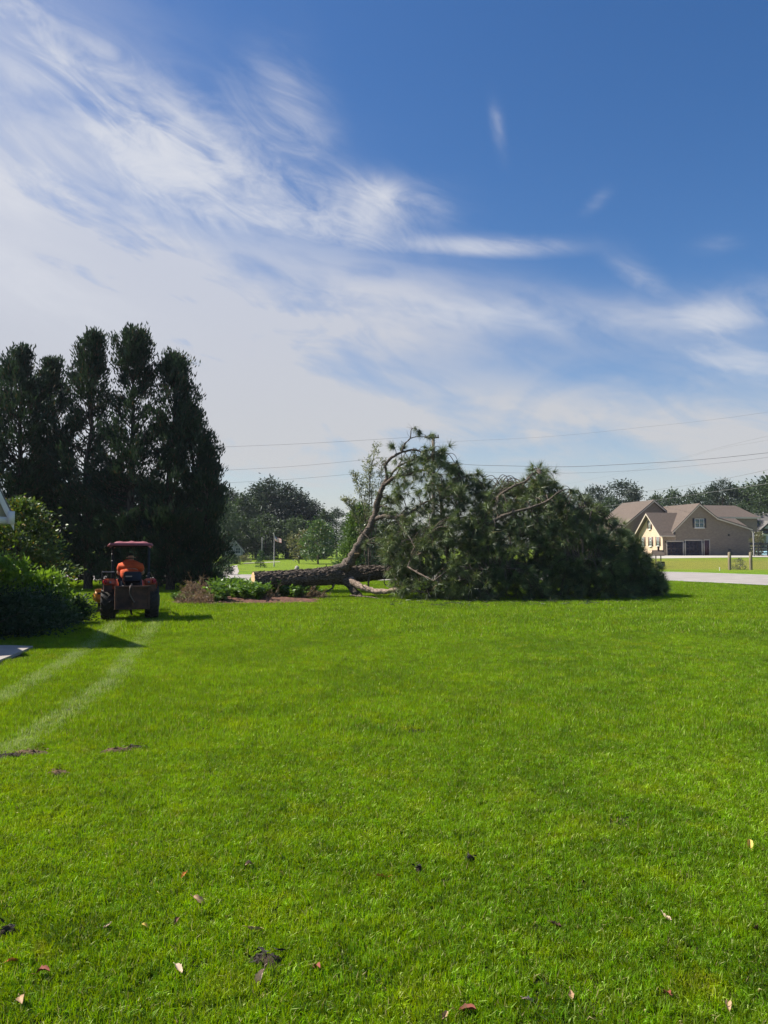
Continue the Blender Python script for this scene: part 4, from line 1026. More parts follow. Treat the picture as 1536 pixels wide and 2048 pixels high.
# wing: gable end faces left into the sun
yl, zl = LS(1324, 1064); yapx, zapx = LS(1298.6, 1026.5); yr, zr = LS(1278, 1069)
wd = yr; zw = (zl + zr) / 2; yap = wd / 2; 
polymesh('wing_wall', [(*prism([(-.0, -.3), (-.0, zw - .05), (yap, zapx - .2), (wd, zw - .05), (wd, -.3)], -.012, xe + .6, 'x'), 0)], ['brick_sunlit'], hs)  # lighter brick tone paints sunlight onto the wing
sl = (zapx - zw) / yap
def wing_roof():
    ov = .55; rp = [(-ov, zw - ov * sl * .8), (yap, zapx + .1), (wd + ov, zw - ov * sl * .8)]
    xr = xe + (zapx - ze) / ((za - ze) / (xa - xe))      # where the wing ridge dies into the garage slope
    th = .14; V = []
    for dz in (0, -th):
        for i, (y, z) in enumerate(rp): V.append((-.75, y, z + dz))
        for i, (y, z) in enumerate(rp): V.append(((xr + .25) if i == 1 else xe + .15, y, z + dz))
    F = [[0, 1, 4, 3], [1, 2, 5, 4], [6, 9, 10, 7], [7, 10, 11, 8], [0, 6, 7, 1], [1, 7, 8, 2], [0, 3, 9, 6], [2, 8, 11, 5], [3, 4, 10, 9], [4, 5, 11, 10]]
    o = polymesh('wing_roof', [(V, F, 0)], ['brown_shingle'], hs)
    tr = [(a, z - th - .003) for a, z in rp]; tr2 = [(a, z - th - .22) for a, z in rp]
    polymesh('fascia', [(*prism(tr + tr2[::-1], -.75, -.70, 'x'), 0)], ['cream_trim'], o)
    polymesh('gutter', [(*prism([(-ov - .02, rp[0][1] - .02), (-ov - .14, rp[0][1] - .02), (-ov - .14, rp[0][1] - .16), (-ov - .02, rp[0][1] - .16)], -.7, xe + .1, 'x'), 0)], ['cream_trim'], o)
wing_roof()
# main block behind: gable to the camera
xl1, zl1 = LF(1241, 1055, 7.4); xa1, za1 = LF(1306, 999.5, 7.4); xr1 = 2 * xa1 - xl1
polymesh('main_wall', [(*prism([(xl1 + .4, -.3), (xl1 + .4, zl1 - .3), (xa1, za1 - .3), (xr1 - .4, zl1 - .3), (xr1 - .4, -.3)], 7.4, 16.5), 0)], ['brick_shaded'], hs)
roof_slab('main_roof', [(xl1, zl1), (xa1, za1), (xr1, zl1)], 7.0, 17.0, .16, 'brown_shingle', hs)
# right-hand rear block, ridge along the front
xL, zR = LF(1372, 1010, 18); xR2, _ = LF(1474, 1010, 18); _, zE = LF(1470, 1034, 13.6)
V = [(xL, 13.6, zE), (xR2 + 1.2, 13.6, zE), (xR2 - .3, 18, zR), (xL, 18, zR), (xL, 22.4, zE), (xR2 + 1.2, 22.4, zE)]
V += [(a, b, c - .18) for a, b, c in V]
polymesh('rear_roof', [(V, [[0, 1, 2, 3], [3, 2, 5, 4], [1, 5, 2], [6, 9, 8, 7], [9, 10, 11, 8], [7, 8, 11], [0, 6, 7, 1], [1, 7, 11, 5], [5, 11, 10, 4], [4, 10, 9, 3], [3, 9, 6, 0]], 0)], ['brown_shingle'], hs)
polymesh('rear_wall', [(*prism([(xL, -.3), (xL, zE - .2), (xR2 + .9, zE - .2), (xR2 + .9, -.3)], 14, 22), 0)], ['brick_shaded'], hs)
polymesh('fascia', [(*prism([(xL, zE - .02), (xR2 + 1.25, zE - .02), (xR2 + 1.25, zE - .26), (xL, zE - .26)], 13.5, 13.58), 0)], ['cream_trim'], hs)
la, lz = LF(1440, 1036.5, 13.4); lb, lz2 = LF(1500, 1059, 9.4)
V = [(xb + 1.5, 9.4, lz2), (lb + .4, 9.4, lz2), (lb + .2, 13.4, lz), (xb + 1.5, 13.4, lz)]; V += [(a, b, c - .15) for a, b, c in V]
polymesh('lower_roof', [(V, [[0, 1, 2, 3], [7, 6, 5, 4], [0, 4, 5, 1], [1, 5, 6, 2], [2, 6, 7, 3], [3, 7, 4, 0]], 0)], ['brown_shingle'], hs)
polymesh('lower_wall', [(*prism([(xb + 1.6, -.3), (xb + 1.6, lz2 - .2), (lb, lz2 - .2), (lb, -.3)], 9.7, 13.2), 0)], ['brick_shaded'], hs)
# openings
for (x0, x1, y0, y1) in ((1334, 1365, 1083.5, 1111), (1371, 1402.5, 1081.5, 1109.5)):
    a0, z1 = LF(x0, y0); a1, _ = LF(x1, y0)
    d = npmesh('garage_door', [(*box((a0 + a1) / 2, -.03, z1 / 2, a1 - a0, .05, z1), 0)], ['garage_door'], hs)
    for r_ in range(4):
        for c_ in range(4):
            cw = (a1 - a0) / 4; ch = z1 / 4; bl = []
            bev(bl, a0 + cw * (c_ + .5), -.062, ch * (r_ + .5), cw * .84, .03, ch * .8, .02); npmesh('door_panel', bl, ['garage_door'], d)
    fr = [(*box(a0 - .08, -.035, z1 / 2, .14, .065, z1), 0), (*box(a1 + .08, -.035, z1 / 2, .14, .065, z1), 0), (*box((a0 + a1) / 2, -.035, z1 + .08, a1 - a0 + .3, .067, .15), 0)]
    npmesh('door_frame', fr, ['cream_trim'], d)
a0, z1 = LF(1408.5, 1080.5); a1, _ = LF(1418, 1080.5)
d = npmesh('door', [(*box((a0 + a1) / 2, -.03, z1 / 2, a1 - a0, .05, z1), 0)], ['door_red'], hs)
npmesh('door_frame', [(*box(a0 - .06, -.035, z1 / 2, .1, .065, z1), 0), (*box(a1 + .06, -.035, z1 / 2, .1, .065, z1), 0), (*box((a0 + a1) / 2, -.035, z1 + .06, a1 - a0 + .2, .067, .11), 0)], ['cream_trim'], d)
npmesh('handle', [(*box(a1 - .1, -.075, z1 * .47, .04, .05, .12), 0)], ['metal_grey'], d)
for px in (1331, 1368, 1405.5):
    a, z = LF(px, 1084); bl = []; bev(bl, a, -.08, z, .12, .12, .26, .03); npmesh('wall_lamp', bl, ['black_metal'], hs)
a0, z1 = LF(1389, 1037.3); a1, z0 = LF(1408, 1055); opening(hs, 'window', a0, a1, z0, z1, 'front', 0, shut='shutter_black', nx=2, ny=2, sill=True)
a, z = LF(1457.5, 1070); npmesh('vent', [(*box(a, -.03, z, .3, .06, .25), 0)], ['black_metal'], hs)
for x0, x1, y0, y1 in ((1284.2, 1289, 1074.5, 1092), (1299.3, 1304.2, 1074.5, 1092), (1314.2, 1319, 1074, 1091.5), (1297.8, 1302, 1042, 1058)):
    b0, z0 = LS(x1, y1); b1, z1 = LS(x0, y0); opening(hs, 'window', min(b0, b1), max(b0, b1), z0, z1, 'left', -.014, shut='shutter_brown', nx=2, ny=3, fw=.035)
bl = [(*box(-.03, 0.0 + wd / 2, .35, .06, wd, .7), 0)]; npmesh('base_course', bl, ['brick_sunlit'], hs)
bl = []; tb(bl, [(-.08, -.12, 0), (-.08, -.12, zw - .3)], [.05, .05], 6, 1); npmesh('downpipe', bl, ['cream_trim'], hs)
# garden seat against the wall
def chair():
    a, z = LF(1454, 1107); t = empty('garden_chair', H0 + HU * a + HV * -.9 + Vector((0, 0, 0)), TH, label='small dark garden chair against the shaded brick wall', cat='chair')
    g = []; bev(g, 0, 0, .42, .5, .45, .05, .01); npmesh('seat', g, ['black_metal'], t); g = []
    for i in range(5): bev(g, -.2 + i * .1, .22, .7, .04, .03, .5, .008)
    bev(g, 0, .22, .97, .5, .04, .05, .01); npmesh('backrest', g, ['black_metal'], t)
    for sx in (-.22, .22):
        for sy in (-.19, .2): npmesh('leg', [(*box(sx, sy, .2, .04, .04, .4), 0)], ['black_metal'], t)
chair()

# grey house at the far right
G0 = onG(1500, 1109.5); G0 = Vector((G0.x * 1.12, G0.y * 1.12, gz(G0.x * 1.12, G0.y * 1.12)))
gh = empty('grey_house', G0, R(4), label='grey-roofed house with columned porch at the right edge', cat='house')
gu = Vector((math.cos(R(4)), math.sin(R(4)), 0)); gv = Vector((-math.sin(R(4)), math.cos(R(4)), 0))
def GF(px, py, y=0.0):
    p = onplane(px, py, G0 + gv * y, -gv) - G0; return p.dot(gu), p.z
ax0, aze = GF(1496.5, 1064.5, -2); ar0, arz = GF(1508, 1026.5, 4); w_r = 24
V = [(ax0, -2, aze), (ax0 + w_r, -2, aze), (w_r - 3, 4, arz), (ar0, 4, arz), (ax0 + 1, 10, aze), (ax0 + w_r, 10, aze)]; V += [(a, b, c - .2) for a, b, c in V]
polymesh('roof', [(V, [[0, 1, 2, 3], [3, 2, 5, 4], [1, 5, 2], [0, 3, 4], [6, 9, 8, 7], [9, 10, 11, 8], [7, 8, 11], [6, 10, 9], [0, 6, 7, 1], [1, 7, 11, 5], [5, 11, 10, 4], [4, 10, 6, 0]], 0)], ['grey_shingle'], gh)
polymesh('fascia', [(*prism([(ax0, aze - .03), (ax0 + w_r, aze - .03), (ax0 + w_r, aze - .32), (ax0, aze - .32)], -2.12, -2.02), 0)], ['shutter_black'], gh)
polymesh('beam', [(*prism([(ax0 + .1, aze - .33), (ax0 + w_r, aze - .33), (ax0 + w_r, aze - .62), (ax0 + .1, aze - .62)], -2.0, -1.8), 0)], ['white_trim'], gh)
polymesh('wall', [(*prism([(ax0 + .8, -.4), (ax0 + .8, aze - .05), (w_r - 1, aze - .05), (w_r - 1, -.4)], .4, 9), 0)], ['grey_siding'], gh)
d0, dz0 = GF(1524, 1057, -2.3); d1, dz1 = GF(1541, 1041, -2.3)
roof_slab('gable_roof', [(d0 - .3, dz0 - .1), (d1, dz1), (2 * d1 - d0 + .3, dz0 - .1)], -2.5, 3, .15, 'grey_shingle', gh, trim='shutter_black')
polymesh('gable_wall', [(*prism([(d0 + .4, dz0), (d1, dz1 - .3), (2 * d1 - d0 - .4, dz0)], -2.2, 2.5), 0)], ['grey_siding'], gh)
for px in (1501.5, 1534, 1566, 1600):
    a, _ = GF(px, 1090, -1.9); bl = []; bev(bl, a, -1.9, (aze - .6) / 2 - .1, .26, .26, aze - .42, .03); npmesh('column', bl, ['white_trim'], gh)
for px in (1518, 1550, 1582):
    a, _ = GF(px, 1090, .4); opening(gh, 'window', a, a + 1.1, 1.0, 2.5, 'front', .4, nx=1, ny=2)
w0, wz0 = GF(1478, 1041.5, 1); w1, wz1 = GF(1509, 1035, 3.4)
V = [(w0, 1, wz0), (w1 + .5, 1, wz0), (w1 + .5, 3.4, wz1), (w0 - .2, 3.4, wz1)]; V += [(a, b, c - .15) for a, b, c in V]
polymesh('side_roof', [(V, [[0, 1, 2, 3], [7, 6, 5, 4], [0, 4, 5, 1], [1, 5, 6, 2], [2, 6, 7, 3], [3, 7, 4, 0]], 0)], ['grey_shingle'], gh)
polymesh('side_wall', [(*prism([(w0 + .3, -.4), (w0 + .3, wz0 - .2), (ax0 + .78, wz0 - .2), (ax0 + .78, -.4)], 1.4, 6), 0)], ['grey_siding'], gh)

# pale cottage glimpsed in the far left woodland
C0 = onG(466, 1119.5); ct = empty('cottage', C0, R(8), label='pale grey cottage glimpsed among the far trees beside the cedars', cat='house')
polymesh('wall', [(*prism([(-1.4, -.2), (-1.4, 1.5), (0, 3.2), (1.4, 1.5), (1.4, -.2)], 0, 4), 0)], ['grey_siding'], ct)
roof_slab('roof', [(-1.7, 1.3), (0, 3.35), (1.7, 1.3)], -.3, 4.2, .1, 'grey_shingle', ct, trim='white_trim')
opening(ct, 'window', -.75, .05, .9, 1.8, 'front', 0); opening(ct, 'window', .35, 1.1, .9, 1.8, 'front', 0)
bl = []; bev(bl, -.9, 2, 2.7, .35, .35, 2.6, .02); npmesh('chimney', bl, ['grey_siding'], ct)

# gable-roofed outbuilding at the left edge
E = Vector((-6.98, 14.5, 2.23)); gb = empty('garden_building', (E.x, E.y, 0), R(35.5), label='steep white-trimmed gable roof corner at the left edge', cat='building')
hw = .82; slp = 2.12; ez = E.z
zt = ez + .12
roof_slab('roof', [(-2 * hw, zt), (-hw, zt + hw * slp), (0, zt)], -.02, 4.3, .07, 'grey_shingle', gb, trim='white_trim')
polymesh('gable_panel', [(*prism([(-2 * hw + .1, ez + .1), (-hw, ez + hw * slp - .06), (-.1, ez + .1)], .12, .2), 0)], ['siding_olive'], gb)
bl = [(*box(-hw, .06, ez + .04, 2 * hw - .02, .16, .125), 0), (*box(-.055, .03, ez + .09, .11, .20, .24), 0)]; npmesh('cornice', bl, ['white_trim'], gb)
polymesh('wall', [(*prism([(-2 * hw + .32, -.1), (-2 * hw + .32, ez + .02), (-.32, ez + .02), (-.32, -.1)], .35, 4.0), 0)], ['siding_olive'], gb)
polymesh('soffit', [(*prism([(-2 * hw + .05, ez - .02), (-2 * hw + .05, ez + .03), (-.03, ez + .03), (-.03, ez - .02)], .15, 4.2), 0)], ['white_trim'], gb)

polymesh('shadow_block', [(*prism([(-4.6, -.1), (-4.6, 2.55), (-2 * hw - .1, 2.55), (-2 * hw - .1, -.1)], -.8, 3.4), 0)], ['siding_olive'], gb)  # unseen block added so its shadow reaches the concrete walk

# ================================================================== SMALL STRUCTURES
def well():
    b = onG(1322, 1132.5); t = empty('wishing_well', b, R(-8), label='small roofed wishing well on the lawn by the garage', cat='well')
    bl = []; bev(bl, 0, 0, .2, .55, .55, .42, .02); npmesh('well_box', bl, ['dark_wood'], t)
    for sx in (-.42, .0):
        bl = []; bev(bl, sx, 0, .58, .08, .08, 1.16, .01); npmesh('post', bl, ['dark_wood'], t)
    roofp = [(-.34, .98), (0, 1.42), (.34, .98)]
    V, F = prism(roofp + [(a, z - .06) for a, z in roofp[::-1]], -.75, .25, 'x'); polymesh('well_roof', [(V, F, 0)], ['brown_shingle'], t)
    V, F = prism([(-.27, .98), (0, 1.32), (.27, .98)], .10, .14, 'x'); polymesh('gable_board', [(V, F, 0)], ['dark_wood'], t)
    bl = []; bev(bl, -.2, 0, 1.55, .16, .16, .34, .01); c = npmesh('cupola', bl, ['shutter_brown'], t); bl = []; bev(bl, -.2, 0, 1.755, .22, .22, .06, .02); npmesh('cap', bl, ['white_trim'], c)
    t.scale = (1.05, 1.05, 1.05)
well()
for px, lb in ((1459.5, 'thick round wooden post left of the pale shrub'), (1502, 'thick round wooden post right of the pale shrub'), (1562, 'wooden fence post beyond the right edge')):
    b = onG(px, 1140); V, F = lathe([(.12, -.1), (.125, .7), (.12, 1.38), (.09, 1.42), (.001, 1.43)], 12)
    po = npmesh('fence_post', [(V, F, 0)], ['wood_post'], None, True, b, label=lb, cat='post', group='wooden posts along the road')
pA, pB = onG(1504, 1140), onG(1560, 1140)
bl = []
for z in (.1, .25, .4, .55, .7, .85, 1.0): tb(bl, [pA + Vector((0, 0, z)) , pB + Vector((0, 0, z))], [.004, .004], 3, 1, cap=False)
nst = 14
for i in range(1, nst): q = pA.lerp(pB, i / nst); tb(bl, [q + Vector((0, 0, .1)), q + Vector((0, 0, 1.0))], [.003, .003], 3, 1, cap=False)
tb(bl, [pA + Vector((0, 0, 1.02)), pB + Vector((0, 0, 1.02))], [.02, .02], 5, 1)
npmesh('wire_fence', bl, ['wire_fence'], None, label='thin wire mesh fence running right from the wooden post', cat='fence')
b = onG(1439.5, 1141.5); bl = []; bev(bl, 0, 0, .13, .05, .04, .30, .008); npmesh('marker_stake', bl, ['white_trim'], None, loc=b, label='little white marker stake at the road edge', cat='stake')
# black board fence by the grey house
b0, b1 = onG(1499, 1112), onG(1570, 1111); bf = empty('board_fence', b0, math.atan2(b1.y - b0.y, b1.x - b0.x), label='black four-rail board fence before the grey house', cat='fence')
Lb = (b1 - b0).length
for k in range(5): bl = []; bev(bl, k * Lb / 4, 0, .9, .14, .14, 1.95, .02); npmesh('post', bl, ['black_board'], bf)
for z in (.42, .85, 1.2, 1.72):
    h_ = .34 if z > 1.5 else .14
    for k in range(4): npmesh('rail', [(*box((k + .5) * Lb / 4, -.09, z, Lb / 4 - .01, .04, h_), 0)], ['black_board'], bf)
b = onG(1508, 1112.3); bl = []; bev(bl, 0, 0, 1.6, .16, .16, 3.3, .02); npmesh('white_post', bl, ['metal_grey'], None, loc=b, label='slim pale post standing against the black board fence', cat='post')
V, F = lathe([(1.9, 0), (1.95, .1), (1.95, .55), (1.9, .62), (1.8, .6), (1.8, .5), (.01, .5)], 28); q = onG(1536, 1109.8)
npmesh('paddling_pool', [(V, F, 0)], ['plastic_blue'], None, True, q, label='pale blue round pool behind the black board fence', cat='pool')
# flagpoles
def pole_obj(name, b, H, r0, r1, mat): V, F = lathe([(r0, -.1), (r0, .3), (r1, H), (.001, H + .01)], 8); return V, F
b = onG(548, 1133); H = at(548, 1069.5, b.y).z; fp = empty('flagpole', b, label='slim flagpole flying a striped flag on the far lawn', cat='flagpole')
V, F = lathe([(.07, -.1), (.055, .35), (.03, .36), (.022, H), (.001, H + .01)], 8); npmesh('pole', [(V, F, 0)], ['metal_grey'], fp, True)
V, F = lathe([(.001, H + .09), (.035, H + .07), (.045, H + .045), (.035, H + .02), (.001, H)], 8); npmesh('finial', [(V, F, 0)], ['metal_grey'], fp, True)
nx, nz_ = 14, 8; fv, uv = [], []
for i in range(nx + 1):
    for j in range(nz_ + 1):
        u, v_ = i / nx, j / nz_
        fv.append((.03 + u * .66, .07 * math.sin(u * 8) * u, H - .06 - (1 - v_) * (.44 - .06 * u) - u * .40 - .05 * math.sin(u * 5))); uv.append((u, v_))
ff = [[i * (nz_ + 1) + j, (i + 1) * (nz_ + 1) + j, (i + 1) * (nz_ + 1) + j + 1, i * (nz_ + 1) + j + 1] for i in range(nx) for j in range(nz_)]
fl = npmesh('flag', [(fv, ff, 0)], ['flag_cloth'], None, True, b, label='drooping red and white striped flag with blue canton', cat='flag')
uvl = fl.data.uv_layers.new(name='UVMap')
for lp in fl.data.loops: uvl.data[lp.index].uv = uv[lp.vertex_index]
b = onG(524, 1121); H = at(524, 1075, b.y).z; V, F = lathe([(.09, -.1), (.07, H * .5), (.05, H), (.001, H + .02)], 8)
npmesh('bare_pole', [(V, F, 0)], ['metal_grey'], None, True, b, label='bare pale pole left of the flag without anything on it', cat='pole')
b = onG(594, 1140); V, F = lathe([(.19, -.03), (.2, .12), (.15, .27), (.06, .34), (.001, .35)], 10); npmesh('boulder', [(V, F, 0)], ['stone'], None, True, b, label='small dark rounded stone on the lawn above the trunk', cat='stone')
for px, sd_ in ((453.5, 'left'), (458, 'right')): b = onG(px, 1142); bl = []; bev(bl, 0, 0, .28, .09, .09, .6, .01); npmesh('short_post', bl, ['wood_post'], None, loc=b, label='short wooden post by the narrow side drive, ' + sd_ + ' one of two', cat='post', group='pair of short posts by the side drive')

# utility poles and wires
def upole(X, Y, H, label, arm=True):
    t = empty('utility_pole', (X, Y, 0), 0, label=label, cat='utility pole', group='utility poles beyond the road')
    V, F = lathe([(.17, -.2), (.14, H * .6), (.115, H), (.001, H + .01)], 10); npmesh('pole', [(V, F, 0)], ['pole_wood'], t, True)
    npmesh('crossarm', [(*box(-.12, -.13, H - .28, 1.1, .09, .11), 0)], ['pole_wood'], t)
    for x in (-.62, -.3, .18, .36):
        V, F = lathe([(.03, 0), (.055, .04), (.03, .08), (.05, .12), (.001, .17)], 8); npmesh('insulator', [(V + (x, -.13, H - .22), F, 0)], ['insulator'], t, True)
    V, F = lathe([(.14, 0), (.14, .55), (.001, .56)], 10); npmesh('transformer', [(V + (.02, .30, H - 1.6), F, 0)], ['metal_grey'], t, True)
upole((867 - 768) / FPX * 58, 58, at(867, 868, 58).z, 'wooden utility pole rising behind the top of the fallen pine')
upole(-42, 60, 10.3, 'wooden utility pole hidden behind the cedars at left'); upole((1790 - 768) / FPX * 50, 50, 10.6, 'wooden utility pole beyond the right edge')
wires = [[(-309, 905, 60), (200, 903, 59.5), (415, 895, 59), (620, 886.5, 58.5), (863, 872, 58)], [(-309, 948, 60), (200, 952, 59.5), (440, 941, 59), (620, 930, 58.5), (866, 905, 58)], [(-309, 975, 60), (200, 976, 59.5), (445, 966, 59), (620, 955.5, 58.5), (866, 932, 58)],
         [(868, 920, 58), (935, 929, 57), (1010, 931.5, 56), (1130, 933.5, 55), (1240, 929, 54), (1390, 920, 52.5), (1536, 905.5, 51), (1790, 876, 50)],
         [(868, 938, 58), (1000, 945, 57), (1150, 946, 55.5), (1300, 939, 54), (1450, 925, 52), (1536, 914.5, 51), (1790, 880, 50)],
         [(1110, 973, 140), (1220, 951, 120), (1330, 925, 95), (1420, 900, 75), (1536, 872, 62), (1790, 815, 50)],
         [(1220, 956, 140), (1330, 928, 100), (1430, 900, 75), (1536, 880, 62), (1790, 830, 50)],
         [(1185, 1016, 112), (1300, 1002, 96), (1420, 984.5, 80), (1536, 967, 66), (1790, 925, 50)],
         [(1278, 985, 130), (1400, 966.5, 100), (1536, 939.5, 70), (1790, 880, 50)],
         [(867, 885, 58), (1100, 873, 56), (1300, 853, 54), (1420, 840, 52), (1536, 824, 51), (1790, 785, 50)]]
wl = ['topmost thin wire running left from the utility pole', 'second thin wire running left from the utility pole', 'third thin wire running left from the utility pole', 'darkest sagging wire crossing the sky at right', 'fainter wire just under the darkest one at right',
      'faint wire rising steeply to the right edge', 'second faint wire rising steeply to the right edge', 'lowest wire crossing in front of the brown roofs', 'wire rising from the tree tops to the right edge', 'highest faint wire in the sky at the right edge']
wr = [.009, .009, .009, .015, .008, .007, .006, .018, .018, .005]
for pts, lb, r_ in zip(wires, wl, wr):
    bl = []; tb(bl, [at(*p) for p in pts], [r_] * len(pts), 5, 8, cap=False); npmesh('power_line', bl, ['wire'], None, label=lb, cat='power line', group='power lines')

# ================================================================== SHRUBS AND BED PLANTS
def shrub(name, b, H, rx, mat, label, seed, nc=60, nl=40, L=.07, Wd=.035, spread=.12, cat='shrub', group=None, f=None, parts=True):
    g = np.random.default_rng(seed); f = f or (lambda t: rx * math.sqrt(max(.1, 1 - (t - .25) ** 2 * 1.5)))
    (V, F), C = tree_spec_blob(g, H, .02, f, nc, nl, L, Wd, spread, .3, .8); V[:, 2] = np.maximum(V[:, 2], .01)
    t = empty(name, b, 0, label=label, cat=cat, group=group); bl = []
    for c in C[:14]: tb(bl, [(c[0] * .15, c[1] * .15, 0), c * (.55, .55, .6), c], [.015, .01, .003], 4, 2, cap=False, g=g)
    npmesh('stem', bl, ['tree_bark'], t); npmesh('foliage', [(V, F, 0)], [mat], t); return t
def gp(px, py, Y=None):
    p = onG(px, py); return p
shrub('dark_shrub', gp(18, 1272), .80, .88, 'shrub_dark', 'large dark clipped shrub at the left edge by the concrete', 101, 150, 60)
shrub('dark_shrub', gp(-70, 1280), 1.1, 1.0, 'shrub_dark', 'dark shrub just beyond the left edge', 102, 110, 50)
shrub('dark_shrub', gp(66, 1262), .72, .56, 'shrub_dark', 'dark shrub in the middle of the left bed', 103, 100, 55)
shrub('leafy_shrub', gp(98, 1249), 1.1, .42, 'shrub_bright', 'bright green leafy shrub lit on top in the left bed', 104, 110, 48, .10, .048, .12)
shrub('dark_shrub', gp(104, 1254), .55, .42, 'shrub_dark', 'low dark shrub in front of the bright leafy one', 105, 80, 50)
shrub('dark_shrub', gp(152, 1247), .50, .22, 'shrub_dark', 'lowest dark shrub at the right tip of the left bed', 106, 70, 42)
shrub('upright_shrub', gp(46, 1252), 1.38, .26, 'shrub_bright', 'upright leafy shoot between the dark shrubs', 107, 34, 36, .12, .05, .09)
shrub('upright_shrub', gp(4, 1252), 1.5, .28, 'shrub_bright', 'upright leafy shoot at the very left edge', 108, 34, 36, .12, .05, .09)
b = gp(38, 1222); make_tree('golden_tree', b, 3.0, .35, lambda t: .98 * math.sqrt(max(.05, 1 - (2 * t - .7) ** 2 / 1.7)), 150, 66, .12, .06, .19, 'golden_leaf', .08, 'golden-green spreading small tree under the white gable', seed=109, asym=.35, flat=.45)
b = gp(-40, 1225); make_tree('golden_tree', b, 2.9, .3, lambda t: 1.5 * math.sqrt(max(.05, 1 - (2 * t - .7) ** 2 / 1.7)), 90, 55, .12, .06, .19, 'golden_leaf', .08, 'green small tree hidden below the white gable', seed=110, asym=.35, flat=.5)
shrub('lawn_bush', gp(462, 1128), .95, .85, 'far_broadleaf', 'larger rounded bush by the narrow side drive', 111, 60, 30, .14, .08, .14)
shrub('lawn_bush', gp(487, 1124), .75, .75, 'olive_tree_leaf', 'smaller pale bush right of the larger rounded one', 112, 40, 30, .14, .08, .14)
shrub('dark_bush', gp(536, 1121), .6, .55, 'far_broadleaf', 'tiny dark bush behind the bare pole', 113, 30, 24, .14, .08, .12)
shrub('scrubby_shrub', gp(1479, 1139), .82, .62, 'fence_shrub', 'pale scrubby shrub between the two round posts', 114, 46, 26, .10, .03, .09)
shrub('porch_shrub', gp(1514, 1111.5), 3.2, .95, 'olive_tree_leaf', 'olive shrub climbing before the grey porch', 115, 60, 40, .2, .1, .22)
shrub('edge_bush', gp(448, 1150), .85, .55, 'shrub_dark', 'dark bush at the foot of the last cedar by the road', 116, 60, 36, .10, .05, .12)
shrub('edge_bush', gp(425, 1162), .9, .7, 'shrub_dark', 'dark bush behind the brown frond pile', 117, 60, 36, .10, .05, .12)
g = np.random.default_rng(120)
def plant(b, H, r, seed):
    gg = np.random.default_rng(seed); ns = gg.integers(9, 15); P, D, L, Wv = [], [], [], []; bl = []
    for _ in range(ns):
        a = gg.uniform(0, 6.28); lean = gg.uniform(.1, .9) * r; h = H * gg.uniform(.55, 1.05); e = np.array([math.cos(a) * lean, math.sin(a) * lean, h])
        pts = [(e[0] * .1, e[1] * .1, 0), e * (.45, .45, .55), e]; tb(bl, pts, [.006, .005, .003], 3, 2, cap=False, g=gg); PP, _ = smooth_path(pts, [1] * 3, 5)
        for k in range(2, len(PP)):
            for q in range(3):
                d = rdir(1, gg)[0] * (1, 1, .5) + (0, 0, .25); P.append(PP[k]); D.append(d); L.append(gg.uniform(.08, .17)); Wv.append(gg.uniform(.04, .075))
    t = empty('leafy_plant', b, gg.uniform(0, 6), label='leafy green perennial growing in the reddish mulch bed', cat='plant', group='leafy plants in the mulch bed')
    npmesh('stem', bl, ['shrub_dark'], t); V, F = leaves(np.array(P), np.array(D), np.array(L), np.array(Wv), g=gg); npmesh('foliage', [(V, F, 0)], ['bed_leaf'], t); return t
pls = [plant((0, 0, 0), .46, .34, 200 + i) for i in range(3)]
spots = []
for px0, px1, py0, py1, n, hh in ((432, 526, 1190, 1207, 46, 1.1), (540, 630, 1190, 1200, 36, 1.0), (345, 385, 1198, 1207, 8, .42), (410, 434, 1196, 1208, 6, .6), (522, 550, 1193, 1196, 4, .7), (622, 642, 1193, 1197, 3, .4)):
    for i in range(n): spots.append((g.uniform(px0, px1), g.uniform(py0, py1), hh * g.uniform(.75, 1.25)))
def PL(px, py, s):
    row = 'at the front edge' if py > (1201 if px < 530 else 1196.5) else 'towards the back'
    if px < 388: return 'low ground-hugging green plant left of the brown frond heap', 'low plants left of the frond heap'
    if px < 436: return 'green plant right beside the brown frond heap', 'plants beside the frond heap'
    if px < 480: return 'leafy green plant in the left half of the bed ' + row, 'leafy plants of the left bed half ' + row
    if px < 530: return 'leafy green plant just left of the sawn butt end ' + row, 'leafy plants by the sawn butt end ' + row
    if px < 585: return 'leafy green plant under the near half of the trunk ' + row, 'leafy plants under the trunk ' + row
    if px < 622: return 'leafy plant at the right bed end under the trunk ' + row, 'leafy plants at the right end of the bed ' + row
    return 'small green plant at the right tip of the mulch bed', 'small plants at the right tip of the bed'
for i, (px, py, s) in enumerate(spots):
    b = onG(px, py); b.z = .04; sc = (s * 1.0 + .12, s + .12, s)
    if i < 3: o = pls[i]; o.location = b; o.scale = sc
    else: o = copy_thing(pls[i % 3], b, g.uniform(0, 6.28), sc)
    lb_, gp_ = PL(px, py, s); o['label'] = lb_; o['group'] = gp_
